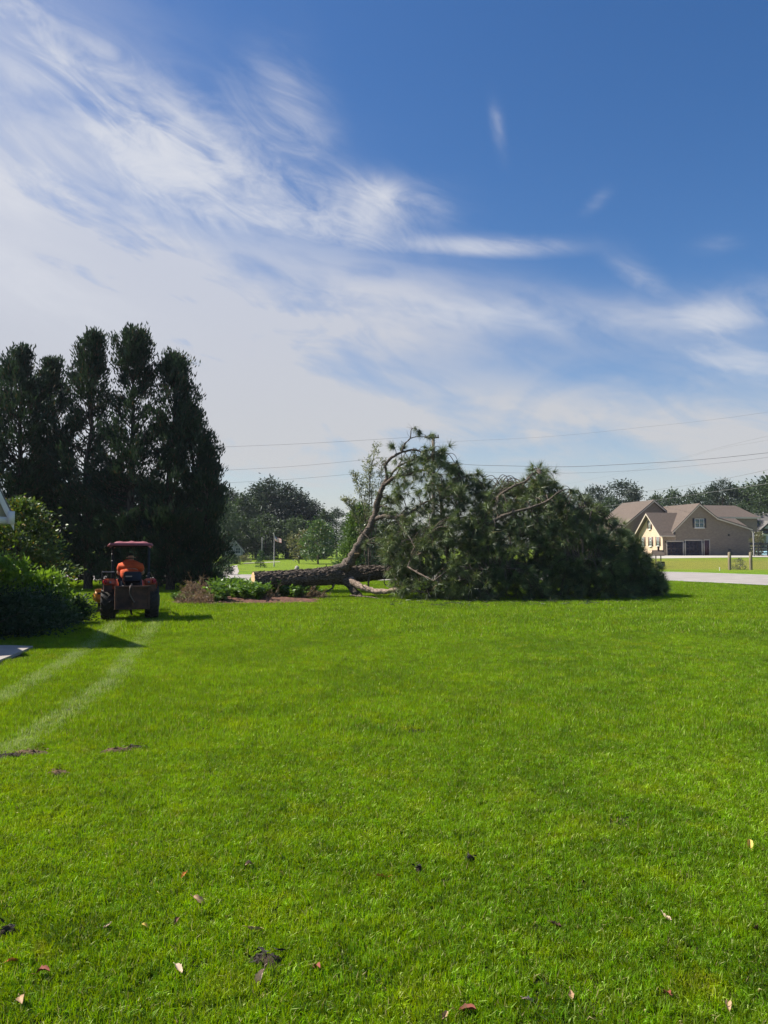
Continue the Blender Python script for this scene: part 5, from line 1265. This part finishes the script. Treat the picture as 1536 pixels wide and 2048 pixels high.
def frond_pile(px, py, rx, h, n, label, seed):
    gg = np.random.default_rng(seed); b = onG(px, py); P, D, L = [], [], []; bl = []
    for _ in range(n):
        a = gg.uniform(0, 6.28); r = rx * math.sqrt(gg.uniform()); z = h * (1 - (r / rx) ** 1.5) * gg.uniform(.1, 1); p0 = np.array([r * math.cos(a), r * math.sin(a) * .6, z]); d = unit(rdir(1, gg)[0] * (1, .8, .55) + (0, 0, .18)); ln = gg.uniform(.2, .55)
        p1 = p0 + d * ln * .5 + (0, 0, .04); p2 = p0 + d * ln + (0, 0, -.03); p2[2] = max(p2[2], .02); tb(bl, [p0, p1, p2], [.006, .004, .002], 3, 2, cap=False, g=gg)
        m = 18; s = gg.uniform(.15, 1, m)[:, None]; P.append(p0 * (1 - s) + p2 * s + (0, 0, .02)); D.append(d * .8 + rdir(m, gg) * .8); L.append(gg.uniform(.06, .16, m))
    t = empty('brush_pile', b, label=label, cat='brush pile'); npmesh('stems', bl, ['dead_frond'], t, kind='stuff'); V, F = leaves(np.concatenate(P), np.concatenate(D), np.concatenate(L), .014, g=gg); V[:, 2] = np.maximum(V[:, 2], .01); npmesh('dead_leaves', [(V, F, 0)], ['dead_frond'], t, kind='stuff')
frond_pile(398, 1201, .62, .66, 210, 'tall heap of brown dead fronds at the left of the bed', 130)
frond_pile(395, 1208, .45, .22, 110, 'low tangle of reddish dead stems before the brown heap', 131)
frond_pile(626, 1198, .32, .28, 60, 'small brown dried clump right of the leafy plants', 132)
frond_pile(536, 1202, .35, .2, 50, 'small brown litter heap under the sawn trunk', 133)
def pebble(px, py, s, label, seed, mat='stone', name='garden_stone', flat=.5):
    gg = np.random.default_rng(seed); V, F = lathe([(.001, 0), (.8, .0), (1, .35), (.75, .85), (.001, 1)], 9); V = V * (s * 1.5, s, s * flat) * gg.uniform(.85, 1.15, V.shape)
    b = onG(px, py); npmesh(name, [(V, F, 0)], [mat], None, True, b, gg.uniform(0, 3), label=label, cat='stone')
pebble(40, 1266, .09, 'pale flat stone before the dark shrub at left', 1); pebble(136, 1248, .11, 'pale curved stone at the tip of the left bed', 2); pebble(112, 1251, .08, 'pinkish stone under the bright shrub', 3); pebble(104, 1251.5, .06, 'smaller stone beside the pinkish one', 4)

# ================================================================== TRACTOR
HEAD = R(15); TX = (263 - 768) / FPX * 18.9; TP_ = Vector((TX, 18.9, 0))
tr_ = empty('tractor', TP_, HEAD, label='orange compact tractor with faded red canopy seen from behind', cat='tractor')
def wheel(x, y, Rr, w_, lugs, label=None):
    wh = empty('wheel', (0, 0, 0)); wh.parent = tr_; wh.location = (x, y, Rr)
    h = w_ / 2; prof = [(Rr * .56, -h * .7), (Rr * .78, -h), (Rr * .90, -h * .98), (Rr * .935, -h * .6), (Rr * .94, 0), (Rr * .935, h * .6), (Rr * .90, h * .98), (Rr * .78, h), (Rr * .56, h * .7), (Rr * .56, -h * .7)]
    bl = [(*lathe(prof, 36, 'x'), 0)]
    for k in range(lugs):
        for s in (-1, 1):
            a = (k + (.5 if s > 0 else 0)) / lugs * 2 * math.pi; Rx = Matrix.Rotation(a, 3, 'X'); Rz = Matrix.Rotation(s * R(38), 3, 'Z')
            M = np.array(Rx @ Matrix.Translation((0, 0, 0)).to_3x3() @ Rz); c = np.array(Rx @ Vector((s * h * .5, 0, Rr * .955)))
            bev(bl, *c, h * 1.15, Rr * .085, Rr * .10, .006, rot=M)
    ty = npmesh('tyre', bl, ['tyre'], wh)
    sg = 1 if x > 0 else -1
    V, F = lathe([(.001, sg * h * .1), (Rr * .2, sg * h * .1), (Rr * .22, sg * h * .3), (Rr * .45, sg * h * .15), (Rr * .55, sg * h * .65), (Rr * .57, sg * h * .7), (Rr * .57, -sg * h * .65), (Rr * .5, -sg * h * .6)], 24, 'x'); npmesh('rim', [(V, F, 0)], ['rim'], wh, True)
    bl = []
    for k in range(6):
        a = k / 6 * 2 * math.pi; bev(bl, sg * h * .2, math.cos(a) * Rr * .3, math.sin(a) * Rr * .3, .03, .03, .03, .006)
    npmesh('bolts', bl, ['metal_grey'], wh)
    return wh
wheel(-.505, 0, .40, .32, 16); wheel(.505, 0, .40, .32, 16); wheel(-.46, 1.42, .26, .18, 14); wheel(.46, 1.42, .26, .18, 14)
def part(name, f, mat, parent=tr_, **k):
    bl = []; f(bl); return npmesh(name, bl, [mat] if isinstance(mat, str) else mat, parent, **k)
part('rear_axle', lambda b: (tb(b, [(-.40, 0, .40), (.40, 0, .40)], [.08, .08], 12, 1), bev(b, 0, .1, .46, .32, .5, .34, .04)), 'black_metal')
part('chassis', lambda b: (bev(b, 0, .95, .46, .22, 1.3, .2, .03), tb(b, [(-.4, 1.42, .28), (.4, 1.42, .28)], [.04, .04], 8, 1)), 'black_metal')
hood = part('hood', lambda b: (bev(b, 0, 1.25, .78, .46, 1.05, .36, .09), bev(b, 0, .76, .92, .42, .16, .34, .05)), 'tractor_orange')
part('grille', lambda b: [bev(b, 0, 1.79, .66 + i * .05, .34, .02, .025, .005) for i in range(6)], 'black_metal', hood)
part('floor_plate', lambda b: (bev(b, -.30, .55, .48, .26, .5, .03, .01), bev(b, .30, .55, .48, .26, .5, .03, .01)), 'black_metal')
def fender(s):
    bl = []; n = 14; V = []
    for i in range(n + 1):
        a = R(48 + 110 * i / n); r = .475 if a > R(40) else .46
        zz = .40 + math.sin(a) * r * 1.12; yy = -math.cos(a) * r * 1.05
        for x in (.34, .62):
            V.append((s * x, yy, zz)); 
    V = np.array(V); k = np.arange(n)[:, None] * 2; F = (k + [0, 1, 3, 2]); V2 = V - (0, 0, .025)
    bl.append((np.vstack([V, V2]), np.vstack([F, F[:, ::-1] + len(V), np.concatenate([k + [0, 2], k + [2 + len(V), len(V)]], 1), np.concatenate([k + [1, 3], k + [3 + len(V), 1 + len(V)]], 1)]), 0))
    inner = [(s * .345, -.42, .62), (s * .345, -.30, .98), (s * .345, .30, .98), (s * .345, .46, .55), (s * .345, .1, .45)]
    Vi = np.array(inner + [(x - s * .02, y, z) for x, y, z in inner]); bl.append((Vi, [[0, 1, 2, 3], [3, 2, 7, 8], [5, 8, 7, 6], [0, 5, 6, 1], [1, 6, 7, 2]], 0)); bl.append((Vi, [[0, 3, 4], [5, 9, 8]], 0))
    bev(bl, s * .47, -.28, .93, .27, .22, .17, .04)
    f = npmesh('fender', bl, ['tractor_orange'], tr_)
    l = []; bev(l, s * .56, -.415, .95, .09, .05, .09, .015); npmesh('tail_lamp', l, ['lens_red'], f)
    l = []; bev(l, s * .44, -.41, .93, .05, .04, .05, .01); npmesh('reflector', l, ['metal_grey'], f)
fender(-1); fender(1)
part('fender_bracket', lambda b: (bev(b, -.5, -.34, .80, .2, .06, .2, .01), bev(b, .5, -.34, .80, .2, .06, .2, .01)), 'rust')
part('side_rail', lambda b: tb(b, [(-.60, -.34, .80), (-.63, -.34, 1.15), (-.60, -.34, 1.18), (-.40, -.34, 1.17), (-.33, -.32, 1.10), (-.34, -.3, .95)], [.016] * 6, 7, 3), 'black_metal')
part('side_rail', lambda b: tb(b, [(.40, -.3, .95), (.40, -.3, 1.1), (.44, -.1, 1.16), (.48, .1, 1.05), (.5, .15, .95)], [.013] * 5, 7, 3), 'black_metal')
part('toolbox_lid', lambda b: bev(b, -.49, -.26, 1.175, .26, .2, .025, .008), 'metal_grey')
seat = part('seat', lambda b: (bev(b, .03, .03, .80, .46, .44, .10, .035), bev(b, .05, -.22, 1.05, .42, .09, .26, .04), bev(b, .05, -.17, .92, .36, .05, .2, .02)), 'black_vinyl')
part('seat_highlight', lambda b: bev(b, -.03, -.268, 1.065, .15, .008, .028, .002), 'leaf_pale', seat)  # pale bar standing in for the highlight on the seat back
part('lever', lambda b: tb(b, [(-.19, -.36, .80), (-.195, -.37, .96)], [.012, .015], 6, 1), 'metal_grey'); part('lever', lambda b: tb(b, [(.05, -.40, .78), (.05, -.41, .90)], [.014, .012], 6, 1), 'metal_grey')
part('lever', lambda b: tb(b, [(.36, .2, .8), (.40, .22, 1.08), (.40, .22, 1.12)], [.008, .008, .022], 6, 2), 'black_metal')
part('dash', lambda b: (bev(b, 0, .66, 1.02, .34, .2, .22, .05), tb(b, [(0, .62, 1.0), (0, .52, 1.14)], [.02, .02], 7, 1)), 'black_metal')
V, F = lathe([(.165 + .014 * math.cos(a), .014 * math.sin(a)) for a in np.linspace(0, 2 * math.pi, 8)], 24); M = np.array(Matrix.Rotation(R(35), 3, 'X')); V = V @ M.T + (0, .5, 1.15)
bl = [(V, F, 0)]
for k in range(3): a = k * 2.09; tb(bl, [np.array([0, 0, 0]) @ M.T + (0, .5, 1.15), np.array([.16 * math.cos(a), .16 * math.sin(a), 0]) @ M.T + (0, .5, 1.15)], [.01, .01], 5, 1)
npmesh('steering_wheel', bl, ['black_metal'], tr_)
for s in (-1, 1):
    part('canopy_post', lambda b: (bev(b, s * .42, -.12, 1.22, .055, .07, 1.2, .01), bev(b, s * .42, -.12, .66, .09, .12, .2, .01)), 'black_metal')
part('crossbar', lambda b: bev(b, 0, -.12, 1.79, .87, .06, .05, .01), 'black_metal')
part('post_reflector', lambda b: [bev(b, -.425, -.165, z, .022, .02, .028, .006) for z in (1.68, 1.60, 1.44)], 'chrome')
def canopy(bl):
    nx, ny = 14, 8; V = []
    for j in range(ny + 1):
        for i in range(nx + 1):
            x, y = -.47 + .94 * i / nx, -.42 + 1.35 * j / ny; u = i / nx
            z = 1.905 - .09 * (abs(u - .5) * 2) ** 6 - .06 * (abs(j / ny - .5) * 2) ** 8
            for c in (.18, .5, .82): z += .022 * math.exp(-((u - c) / .045) ** 4)
            V.append((x, y, z))
    V = np.array(V); i = np.arange(ny)[:, None]; j = np.arange(nx)[None, :]; F = np.stack([i * (nx + 1) + j, i * (nx + 1) + j + 1, (i + 1) * (nx + 1) + j + 1, (i + 1) * (nx + 1) + j], -1).reshape(-1, 4)
    lo = V.copy(); lo[:, 2] = lo[:, 2] - .02; bl.append((V, F, 0)); bl.append((lo, F[:, ::-1], 0))
    bev(bl, 0, -.425, 1.835, .94, .03, .07, .012); bev(bl, 0, .935, 1.835, .94, .03, .07, .012); bev(bl, -.475, .255, 1.82, .03, 1.38, .05, .012); bev(bl, .475, .255, 1.82, .03, 1.38, .05, .012)
    V = np.array([(-.47, -.42, 1.86), (-.53, -.40, 1.80), (-.53, .9, 1.80), (-.47, .93, 1.86)]); bl.append((np.vstack([V, V - (0, 0, .02)]), [[0, 1, 2, 3], [7, 6, 5, 4], [0, 4, 5, 1], [1, 5, 6, 2]], 0))
part('canopy', canopy, 'faded_red')
# ballast box on the three-point hitch
def ballast(bl):
    bev(bl, .09, -.68, .585, .76, .30, .50, .02); bev(bl, .09, -.845, .84, .79, .04, .05, .01); bev(bl, .09, -.845, .335, .79, .04, .05, .01)
    for x in (-.28, .09, .46): bev(bl, x, -.842, .585, .05, .03, .45, .008)
bb = part('ballast_box', ballast, 'rust')
part('hose', lambda b: tb(b, [(.03, -.62, .86), (.04, -.88, .84), (.03, -.90, .70), (.08, -.89, .58), (.14, -.89, .48)], [.014] * 5, 7, 4), 'hose', bb)
part('hitch_arm', lambda b: [tb(b, [(s * .22, -.05, .42), (s * .28, -.55, .40)], [.025, .022], 7, 1) for s in (-1, 1)] + [tb(b, [(0, -.1, .66), (0, -.55, .74)], [.02, .02], 7, 1), tb(b, [(.03, -.4, .38), (.05, -.55, .22), (.08, -.62, .17)], [.03, .028, .02], 7, 2)], 'black_metal')
# loader and front attachment
for s in (-1, 1):
    part('loader_arm', lambda b: (tb(b, [(s * .40, .7, .92), (s * .42, 1.2, .86), (s * .42, 1.9, .62), (s * .42, 2.15, .32)], [.045, .05, .05, .045], 6, 4), tb(b, [(s * .36, .75, .55), (s * .41, 1.5, .72)], [.025, .02], 7, 1)), 'tractor_orange')
part('loader_bucket', lambda b: (bev(b, 0, 2.3, .34, 1.25, .04, .42, .01), bev(b, 0, 2.5, .14, 1.25, .42, .03, .01), bev(b, -.62, 2.48, .3, .03, .38, .3, .01), bev(b, .62, 2.48, .3, .03, .38, .3, .01)), 'black_metal')
def yb(bl): bev(bl, -.90, 2.25, .45, .36, .46, .34, .10); bev(bl, -.90, 2.25, .62, .26, .34, .06, .03)
at_ = part('front_attachment', yb, 'yellow_paint'); part('slot_plate', lambda b: bev(b, -.87, 2.015, .54, .14, .02, .05, .008), 'black_metal', at_)
part('support_foot', lambda b: (bev(b, -.90, 2.25, .18, .12, .12, .24, .02), bev(b, -.90, 2.25, .05, .18, .3, .08, .02)), 'black_metal', at_)
part('mounting_bar', lambda b: bev(b, -.45, 2.25, .42, .5, .1, .1, .02), 'yellow_paint', at_)

# ---- driver
def skin(name, verts, edges, rad, mat, parent, lv=2, root=0, **k):
    me = bpy.data.meshes.new(name); me.from_pydata([tuple(v) for v in verts], edges, []); me.materials.append(MATS[mat])
    o = bpy.data.objects.new(name, me); COL.objects.link(o); o.parent = parent
    md = o.modifiers.new('skin', 'SKIN'); md.use_smooth_shade = True
    for i, r_ in enumerate(rad):
        sv = me.skin_vertices[0].data[i]; sv.radius = (r_, r_) if not hasattr(r_, '__len__') else r_; sv.use_root = (i == root)
    if lv: s = o.modifiers.new('sub', 'SUBSURF'); s.levels = lv; s.render_levels = lv
    return tag(o, **k)
pr = empty('person', TP_ + Vector((0, 0, 0)), HEAD, label='broad person in an orange shirt driving the tractor, seen from behind', cat='person')
cx = -.02
bv = [(cx, .10, .93), (cx, .09, 1.05), (cx, .14, 1.22), (cx, .22, 1.36), (cx, .29, 1.41), (cx, .33, 1.46), (cx, .35, 1.535), (cx, .365, 1.60)]
br = [(.17, .14), (.19, .15), (.2, .15), (.16, .11), (.065, .065), (.07, .08), (.078, .095), (.055, .07)]
be = [(i, i + 1) for i in range(7)]
def add(v, r_, par): bv.append(v); br.append(r_); be.append((par, len(bv) - 1)); return len(bv) - 1
for s in (-1, 1):
    a = add((cx + s * .20, .22, 1.30), .085, 3); a = add((cx + s * .29, .30, 1.12), .058, a); a = add((cx + s * .20, .44, 1.10), .042, a); a = add((cx + s * .155, .50, 1.17), (.03, .038), a)
    h = add((cx + s * .15, .53, 1.20), (.02, .038), a)
    l = add((cx + s * .11, .22, .90), .10, 0); l = add((cx + s * .19, .55, .93), .075, l); l = add((cx + s * .21, .62, .68), .056, l); l = add((cx + s * .21, .64, .54), .045, l); add((cx + s * .22, .76, .51), (.04, .035), l)
skin('body', bv, be, br, 'skin', pr)
for s in (-1, 1):   # fingers closed on the steering wheel rim
    hx, hy, hz = cx + s * .15, .53, 1.20
    for q, (ln, dx) in enumerate(((.8, -.026), (.95, -.009), (1.0, .009), (.85, .026))):
        p0 = (hx + dx, hy + .01, hz); p1 = (hx + dx, hy + .045 * ln, hz + .012); p2 = (hx + dx, hy + .055 * ln, hz - .018); p3 = (hx + dx, hy + .035 * ln, hz - .034)
        skin('finger', [p0, p1, p2, p3], [(0, 1), (1, 2), (2, 3)], [.010, .0095, .009, .008], 'skin', pr, 1)
    skin('thumb', [(hx - s * .03, hy - .01, hz - .005), (hx - s * .045, hy + .015, hz - .02), (hx - s * .035, hy + .035, hz - .032)], [(0, 1), (1, 2)], [.012, .011, .009], 'skin', pr, 1)
sv_ = [(cx, .08, .96), (cx, .08, 1.08), (cx, .12, 1.22), (cx, .20, 1.345), (cx, .29, 1.40)]; se = [(0, 1), (1, 2), (2, 3), (3, 4)]; sr = [(.21, .165), (.25, .18), (.265, .185), (.215, .14), (.10, .10)]
for s in (-1, 1):
    sv_.append((cx + s * .225, .21, 1.29)); sr.append(.105); se.append((3, len(sv_) - 1)); sv_.append((cx + s * .285, .27, 1.16)); sr.append(.088); se.append((len(sv_) - 2, len(sv_) - 1))
skin('shirt', sv_, se, sr, 'orange_shirt', pr)
tv = [(cx, .09, .90)]; te = []; trr = [(.195, .15)]
for s in (-1, 1):
    tv += [(cx + s * .115, .22, .90), (cx + s * .19, .56, .935), (cx + s * .21, .625, .68), (cx + s * .21, .64, .58)]; trr += [.115, .09, .075, .07]; n = len(tv); te += [(0, n - 4), (n - 4, n - 3), (n - 3, n - 2), (n - 2, n - 1)]
skin('trousers', tv, te, trr, 'jeans', pr)
for s in (-1, 1): skin('boot', [(cx + s * .21, .63, .60), (cx + s * .21, .64, .535), (cx + s * .22, .79, .52)], [(0, 1), (1, 2)], [.062, .058, (.05, .042)], 'boots', pr)
skin('hair_shade', [(cx, .315, 1.455), (cx, .325, 1.52)], [(0, 1)], [(.076, .07), (.088, .09)], 'dark_cap', pr)  # dark hair over the nape, also standing in for shade on the head
skin('cap', [(cx, .325, 1.52), (cx, .345, 1.575), (cx, .36, 1.63), (cx, .47, 1.575)], [(0, 1), (1, 2), (1, 3)], [(.088, .085), (.098, .105), (.07, .075), (.07, .012)], 'dark_cap', pr)
for s in (-1, 1): skin('ear', [(cx + s * .086, .335, 1.50), (cx + s * .10, .328, 1.53)], [(0, 1)], [(.012, .02), (.01, .018)], 'skin', pr, 1)
skin('nose', [(cx, .445, 1.53), (cx, .465, 1.505)], [(0, 1)], [.010, .016], 'skin', pr, 1)
for s in (-1, 1): bl = [(*lathe([(.001, -.012), (.012, 0), (.001, .012)], 8), 0)]; e = npmesh('eye', bl, ['white_trim'], pr, True); e.location = (cx + s * .032, .436, 1.54)
bl = []; tb(bl, [(cx - .025, .442, 1.475), (cx, .45, 1.473), (cx + .025, .442, 1.475)], [.004, .006, .004], 6, 2); npmesh('mouth', bl, ['lens_red'], pr)

# ================================================================== FALLEN LEAVES AND BARE SPOTS
def dead_leaf(px, py, size, mat, label, seed, wide=.42, curl=.8):
    size *= .85
    g = np.random.default_rng(seed); n = 10; Vt = []
    for i in range(n + 1):
        u = i / n; wv = wide * math.sin(math.pi * min(1, u ** .85)) ** .8 * size / 2 * (1 + .15 * g.normal())
        for q, j in enumerate((-1, -.5, 0, .5, 1)):
            x = (u - .5) * size; y = j * wv; z = curl * (abs(j) ** 1.6) * wv * 1.3 + .22 * size * curl * math.sin(u * 3.1 + seed) + g.normal() * .015 * size; Vt.append((x, y, z))
    V = np.array(Vt); F = [[i * 5 + j, (i + 1) * 5 + j, (i + 1) * 5 + j + 1, i * 5 + j + 1] for i in range(n) for j in range(4)]
    V2 = V - (0, 0, .0012); nv = len(V)
    F2 = [[b + nv for b in f[::-1]] for f in F]
    st = []; tb(st, [(size * .48, 0, V[-3][2]), (size * .62, .004, V[-3][2] + .006), (size * .74, .0, V[-3][2] + .002)], [.0014, .0012, .001], 4, 2, g=g)
    b = onG(px, py); b.z = .030
    o = npmesh('fallen_leaf', [(np.vstack([V, V2]), F + F2, 0)] + [(a, f, 0) for a, f, _ in st], [mat], None, True, b, g.uniform(0, 6.28), label=label, cat='leaf', group='fallen leaves on the lawn')
    o.rotation_euler = (g.normal() * .3, g.normal() * .3, g.uniform(0, 6.28)); return o
LV = [(368, 1762, .055, 'leaf_orange', 'small orange leaf left of the centre foreground'), (398, 1814, .085, 'leaf_tan', 'tan dry leaf below the small orange one'), (498, 1741, .07, 'leaf_tan', 'brown curled leaf standing in the grass'),
      (565, 1760, .045, 'leaf_yellow', 'tiny yellow leaf near the middle of the lawn'), (765, 1763, .08, 'leaf_orange', 'bright orange leaf at the centre of the lawn'), (510, 1869, .10, 'leaf_tan', 'largest tan leaf above the dark hollow'),
      (357, 1952, .065, 'leaf_pale', 'pale rounded leaf left of the dark hollow'), (524, 1971, .085, 'leaf_pale', 'pale crumpled leaf just below the dark hollow'), (85, 1961, .08, 'leaf_red', 'reddish narrow leaf near the lower left corner'),
      (42, 2016, .07, 'leaf_tan', 'tan leaf in the lower left corner'), (1500, 1703, .095, 'leaf_yellow', 'pale yellow upright leaf near the right edge'), (1334, 1846, .07, 'leaf_pale', 'whitish leaf in the right foreground'),
      (1112, 1862, .065, 'leaf_brown', 'brown small leaf right of the centre'), (1335, 2004, .07, 'leaf_red', 'dark red leaf in the lower right'), (1458, 2030, .06, 'leaf_tan', 'tan leaf in the lower right corner'),
      (1054, 2018, .06, 'leaf_pale', 'pale pinkish leaf at the bottom right of centre'), (932, 2036, .085, 'leaf_red', 'reddish-brown leaf at the bottom centre'), (890, 2046, .05, 'leaf_tan', 'tan leaf tip at the bottom edge'),
      (1513, 1868, .07, 'leaf_brown', 'brown leaf at the right edge'), (25, 1937, .065, 'leaf_orange', 'dull orange leaf at the left edge'), (635, 1951, .055, 'leaf_red', 'small reddish leaf right of the dark hollow'),
      (290, 1866, .045, 'leaf_yellow', 'small yellowish leaf in the left foreground'), (353, 1855, .055, 'leaf_brown', 'thin brown leaf between two tan ones'), (1143, 2005, .05, 'leaf_tan', 'thin tan leaf low right of centre'), (213, 1865, .04, 'leaf_pale', 'tiny pale leaf in the left foreground')]
for i, (px, py, s, m_, lb) in enumerate(LV): dead_leaf(px, py, s, m_, lb, 300 + i)
def dark_clump(px, py, rx, ry, h, mat, label, seed, n=22):
    gg = np.random.default_rng(seed); b = onG(px, py); b.z = .018; t = empty('soil_clump', b, label=label, cat='soil')
    mo = mound('soil', 0, 0, rx, ry, h, mat, None, seed=seed, amp=.3, kind=None, parent=t, z0=0)
    k = n; P = np.stack([gg.uniform(-rx, rx, k), gg.uniform(-ry, ry, k), gg.uniform(h * .5, h * 1.4, k)], -1); V, F = leaves(P, rdir(k, gg) * (1, 1, .3), gg.uniform(.02, .05, k), .012, g=gg); npmesh('litter', [(V, F, 0)], ['leaf_brown' if mat != 'dark_soil' else 'leaf_black'], t, kind='stuff')
dark_clump(533, 1928, .065, .042, .020, 'dark_soil', 'dark bare hollow in the near grass', 1)
dark_clump(58, 1512, .15, .06, .03, 'dry_soil', 'bare brown scrape at the left edge of the lawn', 2, 30); dark_clump(20, 1518, .12, .04, .025, 'dark_soil', 'dark end of the scrape at the left edge', 3)
dark_clump(235, 1507, .13, .045, .028, 'dry_soil', 'narrow brown bare streak right of the edge scrape', 4, 30); dark_clump(270, 1501, .09, .02, .025, 'dark_soil', 'dark right tail of the bare streak', 5)
dark_clump(118, 1552, .07, .035, .025, 'dry_soil', 'small reddish bare spot below the scrapes', 6)
dark_clump(838, 1749, .020, .014, .028, 'dark_soil', 'small black spot right of the bright orange leaf', 7, 8); dark_clump(940, 1728, .024, .010, .028, 'dark_soil', 'flat black spot in the middle right lawn', 8, 8)
dark_clump(14, 1874, .04, .025, .025, 'dark_soil', 'black spot at the left edge of the near lawn', 9, 12)

# ================================================================== HAZE
m, t = mat_base('haze_air'); m.node_tree.nodes.clear()
pv = t.n('ShaderNodeVolumePrincipled', {'Color': (.80, .88, 1.0), 'Density': .00019, 'Anisotropy': .2})
ho = t.n('ShaderNodeOutputMaterial', {'Volume': pv.outputs[0]})
hx = npmesh('haze', [(*box(0, 120, 8.6, 420, 330, 19.6 + 1.6), 0)], ['haze_air'], None, kind='stuff', label='faint summer haze in the air')
